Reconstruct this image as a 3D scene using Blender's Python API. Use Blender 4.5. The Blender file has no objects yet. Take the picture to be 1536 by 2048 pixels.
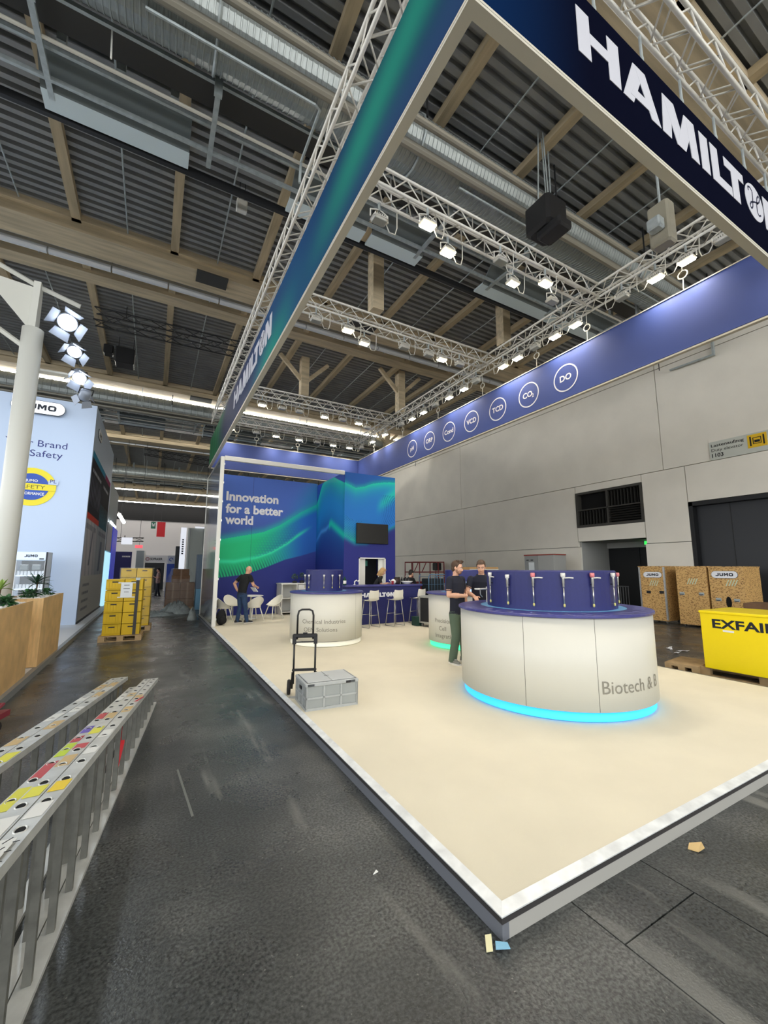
import bpy, math, random
from mathutils import Vector, Matrix, kdtree
random.seed(7)
SC = bpy.context.scene
COL = SC.collection
R = math.radians

# ---------------------------------------------------------------- camera, world, big lights, exposure
def S(r, g, b):
    f = lambda v: (v/255/12.92) if v/255 <= .04045 else ((v/255+.055)/1.055)**2.4
    return (f(r), f(g), f(b))

EYE = 1.79
cam_data = bpy.data.cameras.new('camera')
cam_data.sensor_fit = 'HORIZONTAL'; cam_data.sensor_width = 36
cam_data.lens = 36*820.1/1536
cam_data.clip_start = .05; cam_data.clip_end = 300
cam = bpy.data.objects.new('camera', cam_data); COL.objects.link(cam)
yaw, pitch, roll = R(29.2107), R(7.9163), R(.0871)
fwd = Vector((math.sin(yaw)*math.cos(pitch), math.cos(yaw)*math.cos(pitch), math.sin(pitch)))
rt = Vector((math.cos(yaw), -math.sin(yaw), 0)); up = rt.cross(fwd)
rt2 = rt*math.cos(roll)+up*math.sin(roll); up2 = up*math.cos(roll)-rt*math.sin(roll)
cam.matrix_world = Matrix(((rt2.x, up2.x, -fwd.x, 0), (rt2.y, up2.y, -fwd.y, 0), (rt2.z, up2.z, -fwd.z, EYE), (0, 0, 0, 1)))
SC.camera = cam

SC.world = bpy.data.worlds.new('hall_air'); SC.world.use_nodes = True
SC.world.node_tree.nodes['Background'].inputs[0].default_value = (.95, .98, 1.0, 1)
SC.world.node_tree.nodes['Background'].inputs[1].default_value = 2.95
SC.view_settings.view_transform = 'Standard'; SC.view_settings.look = 'None'
SC.view_settings.gamma = 1; SC.view_settings.exposure = .2
SC.view_settings.use_curve_mapping = False
SC.cycles.max_bounces = 6; SC.cycles.diffuse_bounces = 3; SC.cycles.glossy_bounces = 3
SC.cycles.transmission_bounces = 5; SC.cycles.sample_clamp_indirect = 4
SC.cycles.caustics_reflective = False; SC.cycles.caustics_refractive = False

FLOOD_W = 92       # each lit floodlight on the stand's trusses
STRIP_E = 26         # the hall's fluorescent strips
MAST_W = 160        # spotlights on the white mast at the left

# ---------------------------------------------------------------- materials
MATS = {}
def mat(name, c=(.8, .8, .8), rough=.5, metal=0, var=0, vs=4, bump=0, bs=40, emit=None, es=1, spec=.5, trans=0, stretch=None, alpha=1, ior=1.45):
    if name in MATS: return MATS[name]
    m = bpy.data.materials.new(name); m.use_nodes = True; MATS[name] = m
    nt = m.node_tree; b = nt.nodes['Principled BSDF']
    b.inputs['Base Color'].default_value = (*c, 1); b.inputs['Roughness'].default_value = rough
    b.inputs['Metallic'].default_value = metal; b.inputs['Specular IOR Level'].default_value = spec
    b.inputs['Transmission Weight'].default_value = trans; b.inputs['Alpha'].default_value = alpha
    b.inputs['IOR'].default_value = ior
    m.diffuse_color = (*c, 1)
    if emit:
        b.inputs['Emission Color'].default_value = (*emit, 1); b.inputs['Emission Strength'].default_value = es
    if var or bump:
        tc = nt.nodes.new('ShaderNodeTexCoord'); src = tc.outputs['Object']
        if stretch:
            mp = nt.nodes.new('ShaderNodeMapping'); mp.inputs['Scale'].default_value = stretch
            nt.links.new(src, mp.inputs['Vector']); src = mp.outputs['Vector']
    if var:
        n = nt.nodes.new('ShaderNodeTexNoise'); n.inputs['Scale'].default_value = vs; n.inputs['Detail'].default_value = 6
        nt.links.new(src, n.inputs['Vector'])
        r = nt.nodes.new('ShaderNodeValToRGB'); r.color_ramp.elements[0].position = .3; r.color_ramp.elements[1].position = .7
        r.color_ramp.elements[0].color = (*[v*(1-var) for v in c], 1)
        r.color_ramp.elements[1].color = (*[min(1, v*(1+var)) for v in c], 1)
        nt.links.new(n.outputs['Fac'], r.inputs['Fac']); nt.links.new(r.outputs['Color'], b.inputs['Base Color'])
    if bump:
        n2 = nt.nodes.new('ShaderNodeTexNoise'); n2.inputs['Scale'].default_value = bs; n2.inputs['Detail'].default_value = 4
        nt.links.new(src, n2.inputs['Vector'])
        bp = nt.nodes.new('ShaderNodeBump'); bp.inputs['Strength'].default_value = bump; bp.inputs['Distance'].default_value = .02
        nt.links.new(n2.outputs['Fac'], bp.inputs['Height']); nt.links.new(bp.outputs['Normal'], b.inputs['Normal'])
    return m

def print_mat(name, rough=.6, spec=.25):
    """flat printed artwork: its colours are stored on the mesh"""
    if name in MATS: return MATS[name]
    m = bpy.data.materials.new(name); m.use_nodes = True; MATS[name] = m
    nt = m.node_tree; b = nt.nodes['Principled BSDF']; b.inputs['Roughness'].default_value = rough; b.inputs['Specular IOR Level'].default_value = spec
    a = nt.nodes.new('ShaderNodeVertexColor'); a.layer_name = 'print'
    nt.links.new(a.outputs['Color'], b.inputs['Base Color'])
    return m

def floor_mat():
    m = bpy.data.materials.new('hall_asphalt'); m.use_nodes = True
    nt = m.node_tree; b = nt.nodes['Principled BSDF']; L = nt.links.new
    tc = nt.nodes.new('ShaderNodeTexCoord')
    def noise(scale, detail=8, stretch=None, dist=0):
        n = nt.nodes.new('ShaderNodeTexNoise'); n.inputs['Scale'].default_value = scale; n.inputs['Detail'].default_value = detail
        n.inputs['Distortion'].default_value = dist
        if stretch:
            mp = nt.nodes.new('ShaderNodeMapping'); mp.inputs['Scale'].default_value = stretch
            mp.inputs['Rotation'].default_value = (0, 0, .3)
            L(tc.outputs['Object'], mp.inputs['Vector']); L(mp.outputs['Vector'], n.inputs['Vector'])
        else: L(tc.outputs['Object'], n.inputs['Vector'])
        return n
    def ramp(src, stops):
        r = nt.nodes.new('ShaderNodeValToRGB'); e = r.color_ramp.elements
        e[0].position, e[0].color = stops[0][0], (*stops[0][1], 1); e[1].position, e[1].color = stops[-1][0], (*stops[-1][1], 1)
        for p, c in stops[1:-1]:
            k = e.new(p); k.color = (*c, 1)
        L(src, r.inputs['Fac']); return r.outputs['Color']
    base = ramp(noise(1.1).outputs['Fac'], [(.3, (.032, .036, .036)), (.5, (.060, .064, .062)), (.72, (.125, .128, .120))])
    fine = ramp(noise(60, 6).outputs['Fac'], [(.38, (.35, .35, .35)), (.64, (1.5, 1.5, 1.5))])
    mx = nt.nodes.new('ShaderNodeMix'); mx.data_type = 'RGBA'; mx.blend_type = 'MULTIPLY'; mx.inputs[0].default_value = .8
    L(base, mx.inputs[6]); L(fine, mx.inputs[7])
    # chalky scuffs and scratches
    sc = ramp(noise(1.6, 6, (2.6, .4, 1)).outputs['Fac'], [(.60, (0, 0, 0)), (.8, (.6, .6, .6))])
    spk = ramp(noise(34, 3).outputs['Fac'], [(.70, (0, 0, 0)), (.76, (.7, .7, .7))])
    ad = nt.nodes.new('ShaderNodeMix'); ad.data_type = 'RGBA'; ad.blend_type = 'LIGHTEN'; ad.inputs[0].default_value = 1
    L(sc, ad.inputs[6]); L(spk, ad.inputs[7])
    m2 = nt.nodes.new('ShaderNodeMix'); m2.data_type = 'RGBA'; m2.blend_type = 'MIX'
    sepr = nt.nodes.new('ShaderNodeMath'); sepr.operation = 'MULTIPLY'; sepr.inputs[1].default_value = 2.95
    L(ad.outputs[2], sepr.inputs[0]); L(sepr.outputs[0], m2.inputs[0])
    L(mx.outputs[2], m2.inputs[6]); m2.inputs[7].default_value = (.17, .17, .155, 1)
    L(m2.outputs[2], b.inputs['Base Color'])
    rr = ramp(noise(1.7, 5).outputs['Fac'], [(.3, (.19, .19, .19)), (.7, (.40, .40, .40))])
    L(rr, b.inputs['Roughness']); b.inputs['Specular IOR Level'].default_value = .5
    bp = nt.nodes.new('ShaderNodeBump'); bp.inputs['Strength'].default_value = .25; bp.inputs['Distance'].default_value = .01
    L(noise(90, 3).outputs['Fac'], bp.inputs['Height']); L(bp.outputs['Normal'], b.inputs['Normal'])
    return m

def chip_mat():
    """pressed strand board: wood chips of different browns"""
    m = bpy.data.materials.new('strand_board'); m.use_nodes = True; MATS['strand_board'] = m
    nt = m.node_tree; b = nt.nodes['Principled BSDF']; b.inputs['Roughness'].default_value = .6; L = nt.links.new
    tc = nt.nodes.new('ShaderNodeTexCoord'); mp = nt.nodes.new('ShaderNodeMapping'); mp.inputs['Scale'].default_value = (1, 1, 2.2)
    mp.inputs['Rotation'].default_value = (.5, .3, .4)
    v = nt.nodes.new('ShaderNodeTexVoronoi'); v.inputs['Scale'].default_value = 17
    n = nt.nodes.new('ShaderNodeTexNoise'); n.inputs['Scale'].default_value = 12; n.inputs['Distortion'].default_value = 3
    L(tc.outputs['Object'], mp.inputs['Vector']); L(mp.outputs['Vector'], v.inputs['Vector']); L(mp.outputs['Vector'], n.inputs['Vector'])
    a = nt.nodes.new('ShaderNodeMath'); a.operation = 'ADD'; L(v.outputs['Distance'], a.inputs[0]); L(n.outputs['Fac'], a.inputs[1])
    r = nt.nodes.new('ShaderNodeValToRGB'); e = r.color_ramp.elements
    e[0].position, e[0].color = .6, (*S(84, 54, 24), 1); e[1].position, e[1].color = 1.05, (*S(214, 172, 108), 1)
    k = e.new(.8); k.color = (*S(172, 128, 72), 1)
    L(a.outputs[0], r.inputs['Fac']); L(r.outputs['Color'], b.inputs['Base Color'])
    return m

WHITE = lambda: mat('white_lacquer', S(232, 230, 222), .4)
ALU = lambda: mat('brushed_aluminium', S(205, 205, 200), .32, .85, var=.12, vs=12)
BLACK = lambda: mat('black_plastic', S(24, 24, 26), .5)
NAVY = lambda: mat('navy_laminate', S(34, 38, 98), .45, var=.06, vs=30)
CREAM = lambda: mat('cream_laminate', S(206, 203, 191), .42)

# ---------------------------------------------------------------- mesh helpers
class MB:
    def __init__(s): s.v = []; s.f = []; s.mi = []; s.cur = 0
    def add(s, vs, fs):
        o = len(s.v); s.v += [tuple(v) for v in vs]; s.f += [tuple(i+o for i in f) for f in fs]; s.mi += [s.cur]*len(fs)
    def box(s, x0, y0, z0, x1, y1, z1, rz=0, c=None):
        vs = [(x0, y0, z0), (x1, y0, z0), (x1, y1, z0), (x0, y1, z0), (x0, y0, z1), (x1, y0, z1), (x1, y1, z1), (x0, y1, z1)]
        if rz:
            c = c or ((x0+x1)/2, (y0+y1)/2); ca, sa = math.cos(rz), math.sin(rz)
            vs = [(c[0]+(x-c[0])*ca-(y-c[1])*sa, c[1]+(x-c[0])*sa+(y-c[1])*ca, z) for x, y, z in vs]
        s.add(vs, [(3, 2, 1, 0), (4, 5, 6, 7), (0, 1, 5, 4), (1, 2, 6, 5), (2, 3, 7, 6), (3, 0, 4, 7)]); return s
    def bevbox(s, x0, y0, z0, x1, y1, z1, b=.01):
        """box with chamfered vertical edges and rims"""
        def ring(z, i): 
            return [(x0+b+i, y0+i, z), (x1-b-i, y0+i, z), (x1-i, y0+b+i, z), (x1-i, y1-b-i, z), (x1-b-i, y1-i, z), (x0+b+i, y1-i, z), (x0+i, y1-b-i, z), (x0+i, y0+b+i, z)]
        rs = [ring(z0, b), ring(z0+b, 0), ring(z1-b, 0), ring(z1, b)]
        vs = sum(rs, []); fs = [tuple(range(7, -1, -1)), tuple(range(24, 32))]
        for k in range(3):
            for j in range(8): fs.append((k*8+j, k*8+(j+1) % 8, k*8+8+(j+1) % 8, k*8+8+j))
        s.add(vs, fs); return s
    def loft(s, rings, closed=True, cap=True):
        n = len(rings[0]); fs = []
        for k in range(len(rings)-1):
            for j in range(n if closed else n-1):
                fs.append((k*n+j, k*n+(j+1) % n, (k+1)*n+(j+1) % n, (k+1)*n+j))
        if cap and closed:
            fs.append(tuple(range(n-1, -1, -1))); fs.append(tuple(range((len(rings)-1)*n, len(rings)*n)))
        s.add(sum([list(r) for r in rings], []), fs); return s
    def tube(s, pts, r, n=8, cap=True, closed=False):
        pts = [Vector(p) for p in pts]; rings = []; up0 = None
        for i, p in enumerate(pts):
            if closed: d = (pts[(i+1) % len(pts)]-pts[i-1])
            else: d = (pts[min(i+1, len(pts)-1)]-pts[max(i-1, 0)])
            d.normalize()
            if up0 is None:
                up0 = Vector((0, 0, 1)) if abs(d.z) < .9 else Vector((1, 0, 0))
            a = d.cross(up0)
            if a.length < 1e-6: a = d.cross(Vector((0, 1, .01)))
            a.normalize(); b = a.cross(d); up0 = b
            rr = r[i] if isinstance(r, (list, tuple)) else r
            rings.append([p+(a*math.cos(2*math.pi*k/n)+b*math.sin(2*math.pi*k/n))*rr for k in range(n)])
        if closed: rings.append(rings[0])
        s.loft(rings, True, cap and not closed); return s
    def bar(s, a, b, w, h=None):
        """rectangular bar between two points"""
        h = h or w; a = Vector(a); b = Vector(b); d = (b-a).normalized()
        u = Vector((0, 0, 1)) if abs(d.z) < .95 else Vector((0, 1, 0))
        x = d.cross(u).normalized()*w/2; y = x.cross(d).normalized()*h/2
        s.loft([[p-x-y, p+x-y, p+x+y, p-x+y] for p in (a, b)]); return s
    def lathe(s, prof, n=24, c=(0, 0), a0=0, a1=2*math.pi, cap=True):
        full = abs(a1-a0-2*math.pi) < 1e-6; m = n if full else n+1
        rings = [[(c[0]+r*math.cos(a0+(a1-a0)*k/n), c[1]+r*math.sin(a0+(a1-a0)*k/n), z) for k in range(m)] for r, z in prof]
        s.loft(rings, full, cap and full); return s
    def prism(s, poly, to3, d0, d1):
        """polygon (x,y) extruded; to3(x, y, depth) -> 3D"""
        n = len(poly)
        vs = [to3(x, y, d0) for x, y in poly]+[to3(x, y, d1) for x, y in poly]
        fs = [tuple(range(n-1, -1, -1)), tuple(range(n, 2*n))]+[(i, (i+1) % n, n+(i+1) % n, n+i) for i in range(n)]
        s.add(vs, fs); return s
    def ell(s, c, r, nu=14, nv=9, rot=None):
        rings = []
        for i in range(nv+1):
            t = math.pi*i/nv; st = max(math.sin(t), 1e-3)
            rings.append([Vector((r[0]*st*math.cos(2*math.pi*k/nu), r[1]*st*math.sin(2*math.pi*k/nu), -r[2]*math.cos(t))) for k in range(nu)])
        C = Vector(c)
        rings = [[C+(rot @ p if rot else p) for p in rg] for rg in rings]
        s.loft(rings); return s
    def mesh(s, name, m, smooth=False):
        me = bpy.data.meshes.new(name); me.from_pydata(s.v, [], s.f); me.validate()
        for mm in (m if isinstance(m, (list, tuple)) else [m]): me.materials.append(mm)
        if isinstance(m, (list, tuple)) and len(me.polygons) == len(s.mi): me.polygons.foreach_set('material_index', s.mi)
        if smooth: me.polygons.foreach_set('use_smooth', [True]*len(me.polygons))
        me.update(); return me
    def build(s, name, m, parent=None, smooth=False, off=None):
        if off is not None: s.v = [(x-off[0], y-off[1], z-off[2]) for x, y, z in s.v]
        return link(name, s.mesh(name, m, smooth), parent)

def fix_normals(me):
    import bmesh
    bm = bmesh.new(); bm.from_mesh(me); bmesh.ops.recalc_face_normals(bm, faces=bm.faces); bm.to_mesh(me); bm.free()

def link(name, me, parent=None, loc=None, rot=None):
    o = bpy.data.objects.new(name, me); COL.objects.link(o)
    if parent is not None: o.parent = parent
    if loc is not None: o.location = loc
    if rot is not None: o.rotation_euler = rot
    return o

def tag(o, label, cat, group=None, kind=None):
    o['label'] = label; o['category'] = cat
    if group: o['group'] = group
    if kind: o['kind'] = kind
    return o

def thing(name, label, cat, loc=(0, 0, 0), rz=0, group=None):
    o = bpy.data.objects.new(name, None); COL.objects.link(o); o.location = loc; o.rotation_euler = (0, 0, rz)
    o.empty_display_size = .1
    return tag(o, label, cat, group)

def struct(o):
    o['kind'] = 'structure'; return o

def dup(root, loc, rz=None, label=None, group=None):
    r = root.copy(); COL.objects.link(r); r.location = loc
    if rz is not None: r.rotation_euler = (0, 0, rz)
    if label: r['label'] = label
    if group: r['group'] = group
    for ch in list(root.children):
        c = ch.copy(); COL.objects.link(c); c.parent = r
        for g in list(ch.children):
            d = g.copy(); COL.objects.link(d); d.parent = c
    return r

# ---------------------------------------------------------------- lettering
TXT = {}
def text_geo(s, bold=0.0, res=3):
    key = (s, bold)
    if key in TXT: return TXT[key]
    cu = bpy.data.curves.new('lettering', 'FONT'); cu.body = s; cu.offset = bold; cu.resolution_u = res; cu.fill_mode = 'FRONT'
    o = bpy.data.objects.new('lettering', cu); COL.objects.link(o)
    dg = bpy.context.evaluated_depsgraph_get(); dg.update()
    me = o.evaluated_get(dg).to_mesh()
    vs = [(v.co.x, v.co.y) for v in me.vertices]; fs = [tuple(p.vertices) for p in me.polygons]
    o.evaluated_get(dg).to_mesh_clear(); bpy.data.objects.remove(o); bpy.data.curves.remove(cu)
    TXT[key] = (vs, fs); return vs, fs
_cap = []
def cap_height():
    if not _cap: _cap.append(max(y for x, y in text_geo('H')[0]))
    return _cap[0]
def text_mb(s, h, to3, align='L', bold=0.0, width=None, mb=None):
    """letters of cap height h as flat print; to3(x, y) maps the text plane into space"""
    vs, fs = text_geo(s, bold); k = h/cap_height()
    if not vs: return mb or MB()
    x0 = min(x for x, y in vs); x1 = max(x for x, y in vs); kx = k if width is None else width/(x1-x0)
    ox = {'L': x0, 'C': (x0+x1)/2, 'R': x1}[align]
    mb = mb or MB(); mb.add([to3((x-ox)*kx, y*k) for x, y in vs], fs); return mb
def plane3(o, right, upv, nrm=(0, 0, 0)):
    o = Vector(o); r = Vector(right); u = Vector(upv); n = Vector(nrm)
    return lambda x, y, d=0: o+r*x+u*y+n*d

LOGO = {
 'H': [[(0, 0), (.17, 0), (.17, 1), (0, 1)], [(.42, 0), (.59, 0), (.59, 1), (.42, 1)], [(.17, .38), (.42, .38), (.42, .63), (.17, .63)]],
 'A': [[(.62, 0), (.78, 0), (1.0, 1), (.82, 1)], [(1.08, 0), (1.24, 0), (1.02, 1), (.84, 1)], [(.74, .16), (1.1, .16), (1.06, .38), (.8, .38)]],
 'M': [[(1.27, 0), (1.43, 0), (1.49, 1), (1.32, 1)], [(1.32, 1), (1.53, 1), (1.70, .12), (1.70, 0), (1.54, 0)], [(1.54, 0), (1.70, 0), (1.93, 1), (1.73, 1)], [(1.82, 0), (1.98, 0), (1.93, 1), (1.76, 1)]],
 'I': [[(2.04, 0), (2.22, 0), (2.22, 1), (2.04, 1)]],
 'L': [[(2.28, 0), (2.74, 0), (2.74, .26), (2.45, .26), (2.45, 1), (2.28, 1)]],
 'T': [[(2.60, .74), (3.09, .74), (3.09, 1), (2.60, 1)], [(2.76, 0), (2.94, 0), (2.94, .74), (2.76, .74)]],
 'N': [[(3.64, 0), (3.80, 0), (3.80, 1), (3.64, 1)], [(3.66, 1), (3.83, 1), (4.12, 0), (3.95, 0)], [(3.98, 0), (4.15, 0), (4.15, 1), (3.98, 1)]],
}
def hamilton(parent, p3, sx, sy, mw, md, off):
    """the wordmark: seven plain letters and a disc with a script H in place of the O"""
    d = .004 if sy > .2 else .002
    for ch, polys in LOGO.items():
        mb = MB()
        for i, pl in enumerate(polys): mb.prism([(x*sx, y*sy) for x, y in pl], p3, 0, d+.0006*i)
        mb.build('letter', mw, parent, off=off)
    mb = MB(); cx, cy = 3.36*sx, .5*sy
    mb.prism([(cx+.255*sx*math.cos(a*.2618), cy+.53*sy*math.sin(a*.2618)) for a in range(24)], p3, 0, d)
    o = mb.build('letter', mw, parent, off=off); fix_normals(o.data)
    mb = MB()
    def stroke(pts, w=.05*sy):
        q = [(cx+x*.36*sx, cy+y*.78*sy) for x, y in pts]
        for a, b in zip(q, q[1:]):
            k = math.hypot(b[0]-a[0], b[1]-a[1]) or 1; nx, ny = -(b[1]-a[1])/k*w/2, (b[0]-a[0])/k*w/2
            mb.prism([(a[0]+nx, a[1]+ny), (a[0]-nx, a[1]-ny), (b[0]-nx, b[1]-ny), (b[0]+nx, b[1]+ny)], p3, d+.0006, d+.0012)
    stroke([(-.4, .28), (-.42, .42), (-.25, .47), (-.1, .38), (-.12, .1), (-.2, -.25), (-.33, -.38), (-.42, -.28), (-.3, -.12), (0, .02), (.3, .12)])
    stroke([(.4, .45), (.26, .3), (.16, 0), (.14, -.3), (.25, -.4), (.42, -.3)])
    stroke([(.4, .45), (.5, .38), (.42, .22), (.2, .04)])
    mb.build('emblem', md, parent, off=off)

def print_panel(name, parent, o, u, v, nu, nv, fn, m, off=(0, 0, 0), thick=None):
    """flat grid o + u*s + v*t whose vertices carry the printed colour fn(s, t)"""
    o = Vector(o)-Vector(off); u = Vector(u); v = Vector(v)
    vs = []; cs = []
    for j in range(nv+1):
        for i in range(nu+1):
            a, b = i/nu, j/nv; vs.append(o+u*a+v*b); cs.append(fn(a, b))
    fs = [(j*(nu+1)+i, j*(nu+1)+i+1, (j+1)*(nu+1)+i+1, (j+1)*(nu+1)+i) for j in range(nv) for i in range(nu)]
    me = bpy.data.meshes.new(name); me.from_pydata(vs, [], fs)
    at = me.color_attributes.new('print', 'FLOAT_COLOR', 'POINT')
    at.data.foreach_set('color', [x for c in cs for x in (*c, 1.0)])
    me.materials.append(m); me.update()
    return link(name, me, parent)
def lerp(a, b, t): return tuple(x+(y-x)*t for x, y in zip(a, b))
def sm(a, b, x):
    t = max(0, min(1, (x-a)/(b-a))) if a != b else float(x > a); return t*t*(3-2*t)
def interp(pts, x):
    if x <= pts[0][0]: return pts[0][1]
    for (x0, y0), (x1, y1) in zip(pts, pts[1:]):
        if x <= x1: return y0+(y1-y0)*(x-x0)/(x1-x0)
    return pts[-1][1]

# ================================================================ the hall (setting)
CK = 1.2
def C(x, y, z): return (CK*x, CK*y, EYE+CK*(z-EYE))
DK = 1.05
def D(x, y, z): return (DK*x, DK*y, EYE+DK*(z-EYE))
ROOF = 10.86
WALLM = mat('painted_concrete', S(236, 230, 217), .7, var=.05, vs=.7, bump=.08, bs=25)
TIMBER = mat('glulam_timber', S(204, 187, 156), .7, var=.22, vs=3, stretch=(.25, 2.5, 2.5))
TIMBER2 = mat('glulam_timber_lengthwise', S(188, 170, 138), .7, var=.22, vs=3, stretch=(2.5, .25, 2.5))
DECKM = mat('grey_roof_sheet', S(150, 151, 150), .6, var=.12, vs=1.5)
STEEL = mat('galvanised_steel', S(176, 184, 184), .45, .3, var=.15, vs=10)
DARK = mat('dark_steel', S(32, 33, 35), .55)

floor_base = MB().box(-46, -26, -.3, 19.4, 82, -.02).build('floor', mat('screed', S(20, 20, 20), .9)); struct(floor_base)
FM = floor_mat()
for x0, y0, x1, y1 in ((-46, -26, 2.106, 82), (2.114, -26, 2.766, 1.386), (2.114, 1.394, 2.766, 82), (2.774, -26, 19.4, 82)):
    MB().box(x0, y0, -.02, x1, y1, 0).build('floor_slab', FM, floor_base)

# right-hand hall wall: large panels with open joints around the openings
wr = MB().box(17.12, -26, 0, 17.3, 3.0, 12.2); wr.box(17.12, 7.53, 0, 17.3, 9.15, 12.2); wr.box(17.12, 12.1, 0, 17.3, 82, 12.2)
wr.box(17.12, 3, 4.23, 17.3, 7.53, 12.2); wr.box(17.12, 9.15, 5.28, 17.3, 12.1, 12.2); wr.box(17.12, 9.15, 3.03, 17.3, 12.1, 3.68)
wall_right = struct(wr.build('wall_right', mat('joint_grey', S(120, 118, 112), .8)))
J = .012
def wpanel(y0, y1, z0, z1): MB().box(17, y0+J, z0+J, 17.12, y1-J, z1-J).build('wall_panel', WALLM, wall_right)
for y0, y1 in ((-26, -9), (-9, 3), (7.53, 9.15), (12.01, 20), (20, 32), (32, 44), (44, 56), (56, 82)): wpanel(y0, y1, 0, 2.8)
for y0, y1 in ((-26, -9), (-9, 3), (7.53, 9.1), (12.1, 20), (20, 32), (32, 44), (44, 56), (56, 82)): wpanel(y0, y1, 2.8, 5.6)
wpanel(3, 7.53, 4.23, 5.6); wpanel(9.1, 12.1, 3.03, 3.68); wpanel(9.1, 12.1, 5.28, 5.6)
for y0, y1 in ((-26, -15.75), (-15.75, -3.75), (-3.75, 8.25), (8.25, 20.25), (20.25, 32.25), (32.25, 44), (44, 56), (56, 82)):
    wpanel(y0, y1, 5.6, 9.7); wpanel(y0, y1, 9.7, 12.2)
# recess of the exit door
rc = MB().box(17.12, 12.01, 0, 19.2, 12.2, 3.03); rc.box(17.12, 8.95, 0, 19.2, 9.15, 3.03); rc.box(17.12, 8.95, 3.03, 19.2, 12.2, 3.15)
struct(rc.build('trim_1', mat('recess_grey', S(168, 168, 164), .7)))
d1 = struct(MB().bevbox(19.1, 9.15, 0, 19.2, 12.01, 2.78, .01).build('door_1', mat('black_door', S(20, 22, 24), .5)))
MB().box(19.0, 9.1, 2.78, 19.2, 12.02, 3.03).build('door_frame', mat('recess_grey'), d1)
MB().box(19.05, 10.55, 0, 19.1, 10.58, 2.78).build('door_joint', DARK, d1)
MB().tube([(19.02, 10.4, .9), (19.02, 10.4, 1.3)], .02).build('door_handle', STEEL, d1)
# goods lift
d2 = MB().box(17.3, 3.0, 0, 17.36, 7.53, 4.23)
d2 = struct(d2.build('door_2', mat('lift_door', S(44, 46, 50), .45)))
fr = MB().box(17.0, 7.40, 0, 17.3, 7.525, 4.225); fr.box(17.0, 3.0, 4.08, 17.3, 7.53, 4.225)
fr.build('door_frame', mat('lift_frame', S(20, 21, 23), .5), d2)
for k in range(1, 4): MB().box(17.29, 3+k*1.13, 0, 17.3, 3+k*1.13+.02, 4.08).build('door_joint', DARK, d2)
# louvred vent
vt = thing('wall_vent', 'dark rectangular louvred vent high in the pale hall wall', 'vent', (17.05, 10.6, 4.48))
off = (17.05, 10.6, 4.48)
m = MB()
for a in ((16.97, 9.1, 3.68, 17.3, 9.2, 5.28), (16.97, 12, 3.68, 17.3, 12.1, 5.28), (16.97, 9.2, 3.68, 17.3, 12, 3.78), (16.97, 9.2, 5.18, 17.3, 12, 5.28), (16.99, 10.57, 3.78, 17.2, 10.64, 5.18), (16.99, 9.2, 4.44, 17.2, 12, 4.49)): m.box(*a)
m.build('vent_frame', mat('vent_frame', S(62, 60, 55), .6), vt, off=off)
MB().box(17.27, 9.1, 3.7, 17.3, 12.1, 5.25).build('vent_back', mat('void_black', S(8, 8, 8), .9), vt, off=off)
VM = mat('vent_slat', S(48, 47, 44), .6)
for k in range(6):
    z = 3.85+k*.1
    MB().loft([[(17.02, y, z), (17.03, y, z-.008), (17.17, y, z+.07), (17.16, y, z+.08)] for y in (9.2, 10.56)]).build('vent_slat', VM, vt, off=off)
for k in range(9): MB().box(17.04, 10.72+k*.145, 3.79, 17.2, 10.735+k*.145, 4.43).build('vent_slat', VM, vt, off=off)
for k in range(9): MB().box(17.04, 9.3+k*.14, 4.5, 17.2, 9.312+k*.14, 5.17).build('vent_slat', VM, vt, off=off)
# lift sign
sg = thing('wall_sign', 'pale wall sign reading Lastenaufzug Duty elevator 1103 with yellow lift pictogram', 'sign', (16.98, 5.8, 5.92)); off = (16.98, 5.8, 5.92)
MB().box(16.96, 4.95, 5.6, 17, 6.68, 6.25).build('sign_plate', mat('sign_grey', S(200, 202, 192), .5), sg, off=off)
INK = mat('black_ink', S(18, 18, 18), .6)
for s, z, h, b, w in (('Lastenaufzug', 6.06, .1, .012, .93), ('Duty elevator', 5.89, .1, 0, .9), ('1103', 5.69, .13, .02, None)):
    text_mb(s, h, plane3((16.955, 6.62, z), (0, -1, 0), (0, 0, 1)), bold=b, width=w).build('lettering', INK, sg, off=off)
pg = MB().box(16.95, 5.1, 5.76, 16.96, 5.6, 6.2).build('pictogram', mat('sign_yellow', S(235, 190, 30), .5), sg, off=off)
pm = MB()
for a in ((5.5, 5.82, 5.54, 6.14), (5.16, 5.82, 5.2, 6.14), (5.24, 6.07, 5.46, 6.09), (5.24, 5.87, 5.46, 5.89), (5.24, 5.87, 5.26, 6.09), (5.44, 5.87, 5.46, 6.09), (5.28, 5.92, 5.42, 6.0)):
    pm.box(16.945, a[0], a[1], 16.95, a[2], a[3])
pm.build('pictogram_lines', INK, pg, off=off)
ex = MB().box(18.4, 9.55, 2.84, 18.45, 9.95, 3.0).build('exit_sign', mat('exit_green', S(30, 160, 60), .5, emit=S(60, 220, 90), es=1.2))
tag(ex, 'small green lit emergency exit sign above the black door', 'sign')
MB().box(18.39, 9.68, 2.88, 18.4, 9.82, 2.96).build('pictogram', mat('exit_white', (.9, .9, .9), .5, emit=(.9, 1, .9), es=2), ex)
MB().tube([(18.42, 9.75, 3.0), (18.42, 9.75, 3.03)], .015).build('bracket', DARK, ex)

wb = struct(MB().box(-46, 64, 0, 18.5, 64.3, 8.25).build('wall_back', mat('end_wall_white', S(196, 192, 192), .7)))
MB().box(-46, 63.9, 8.25, 18.5, 64.3, 12.2).build('wall_top_band', mat('dark_band', S(26, 26, 28), .8), wb)

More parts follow.
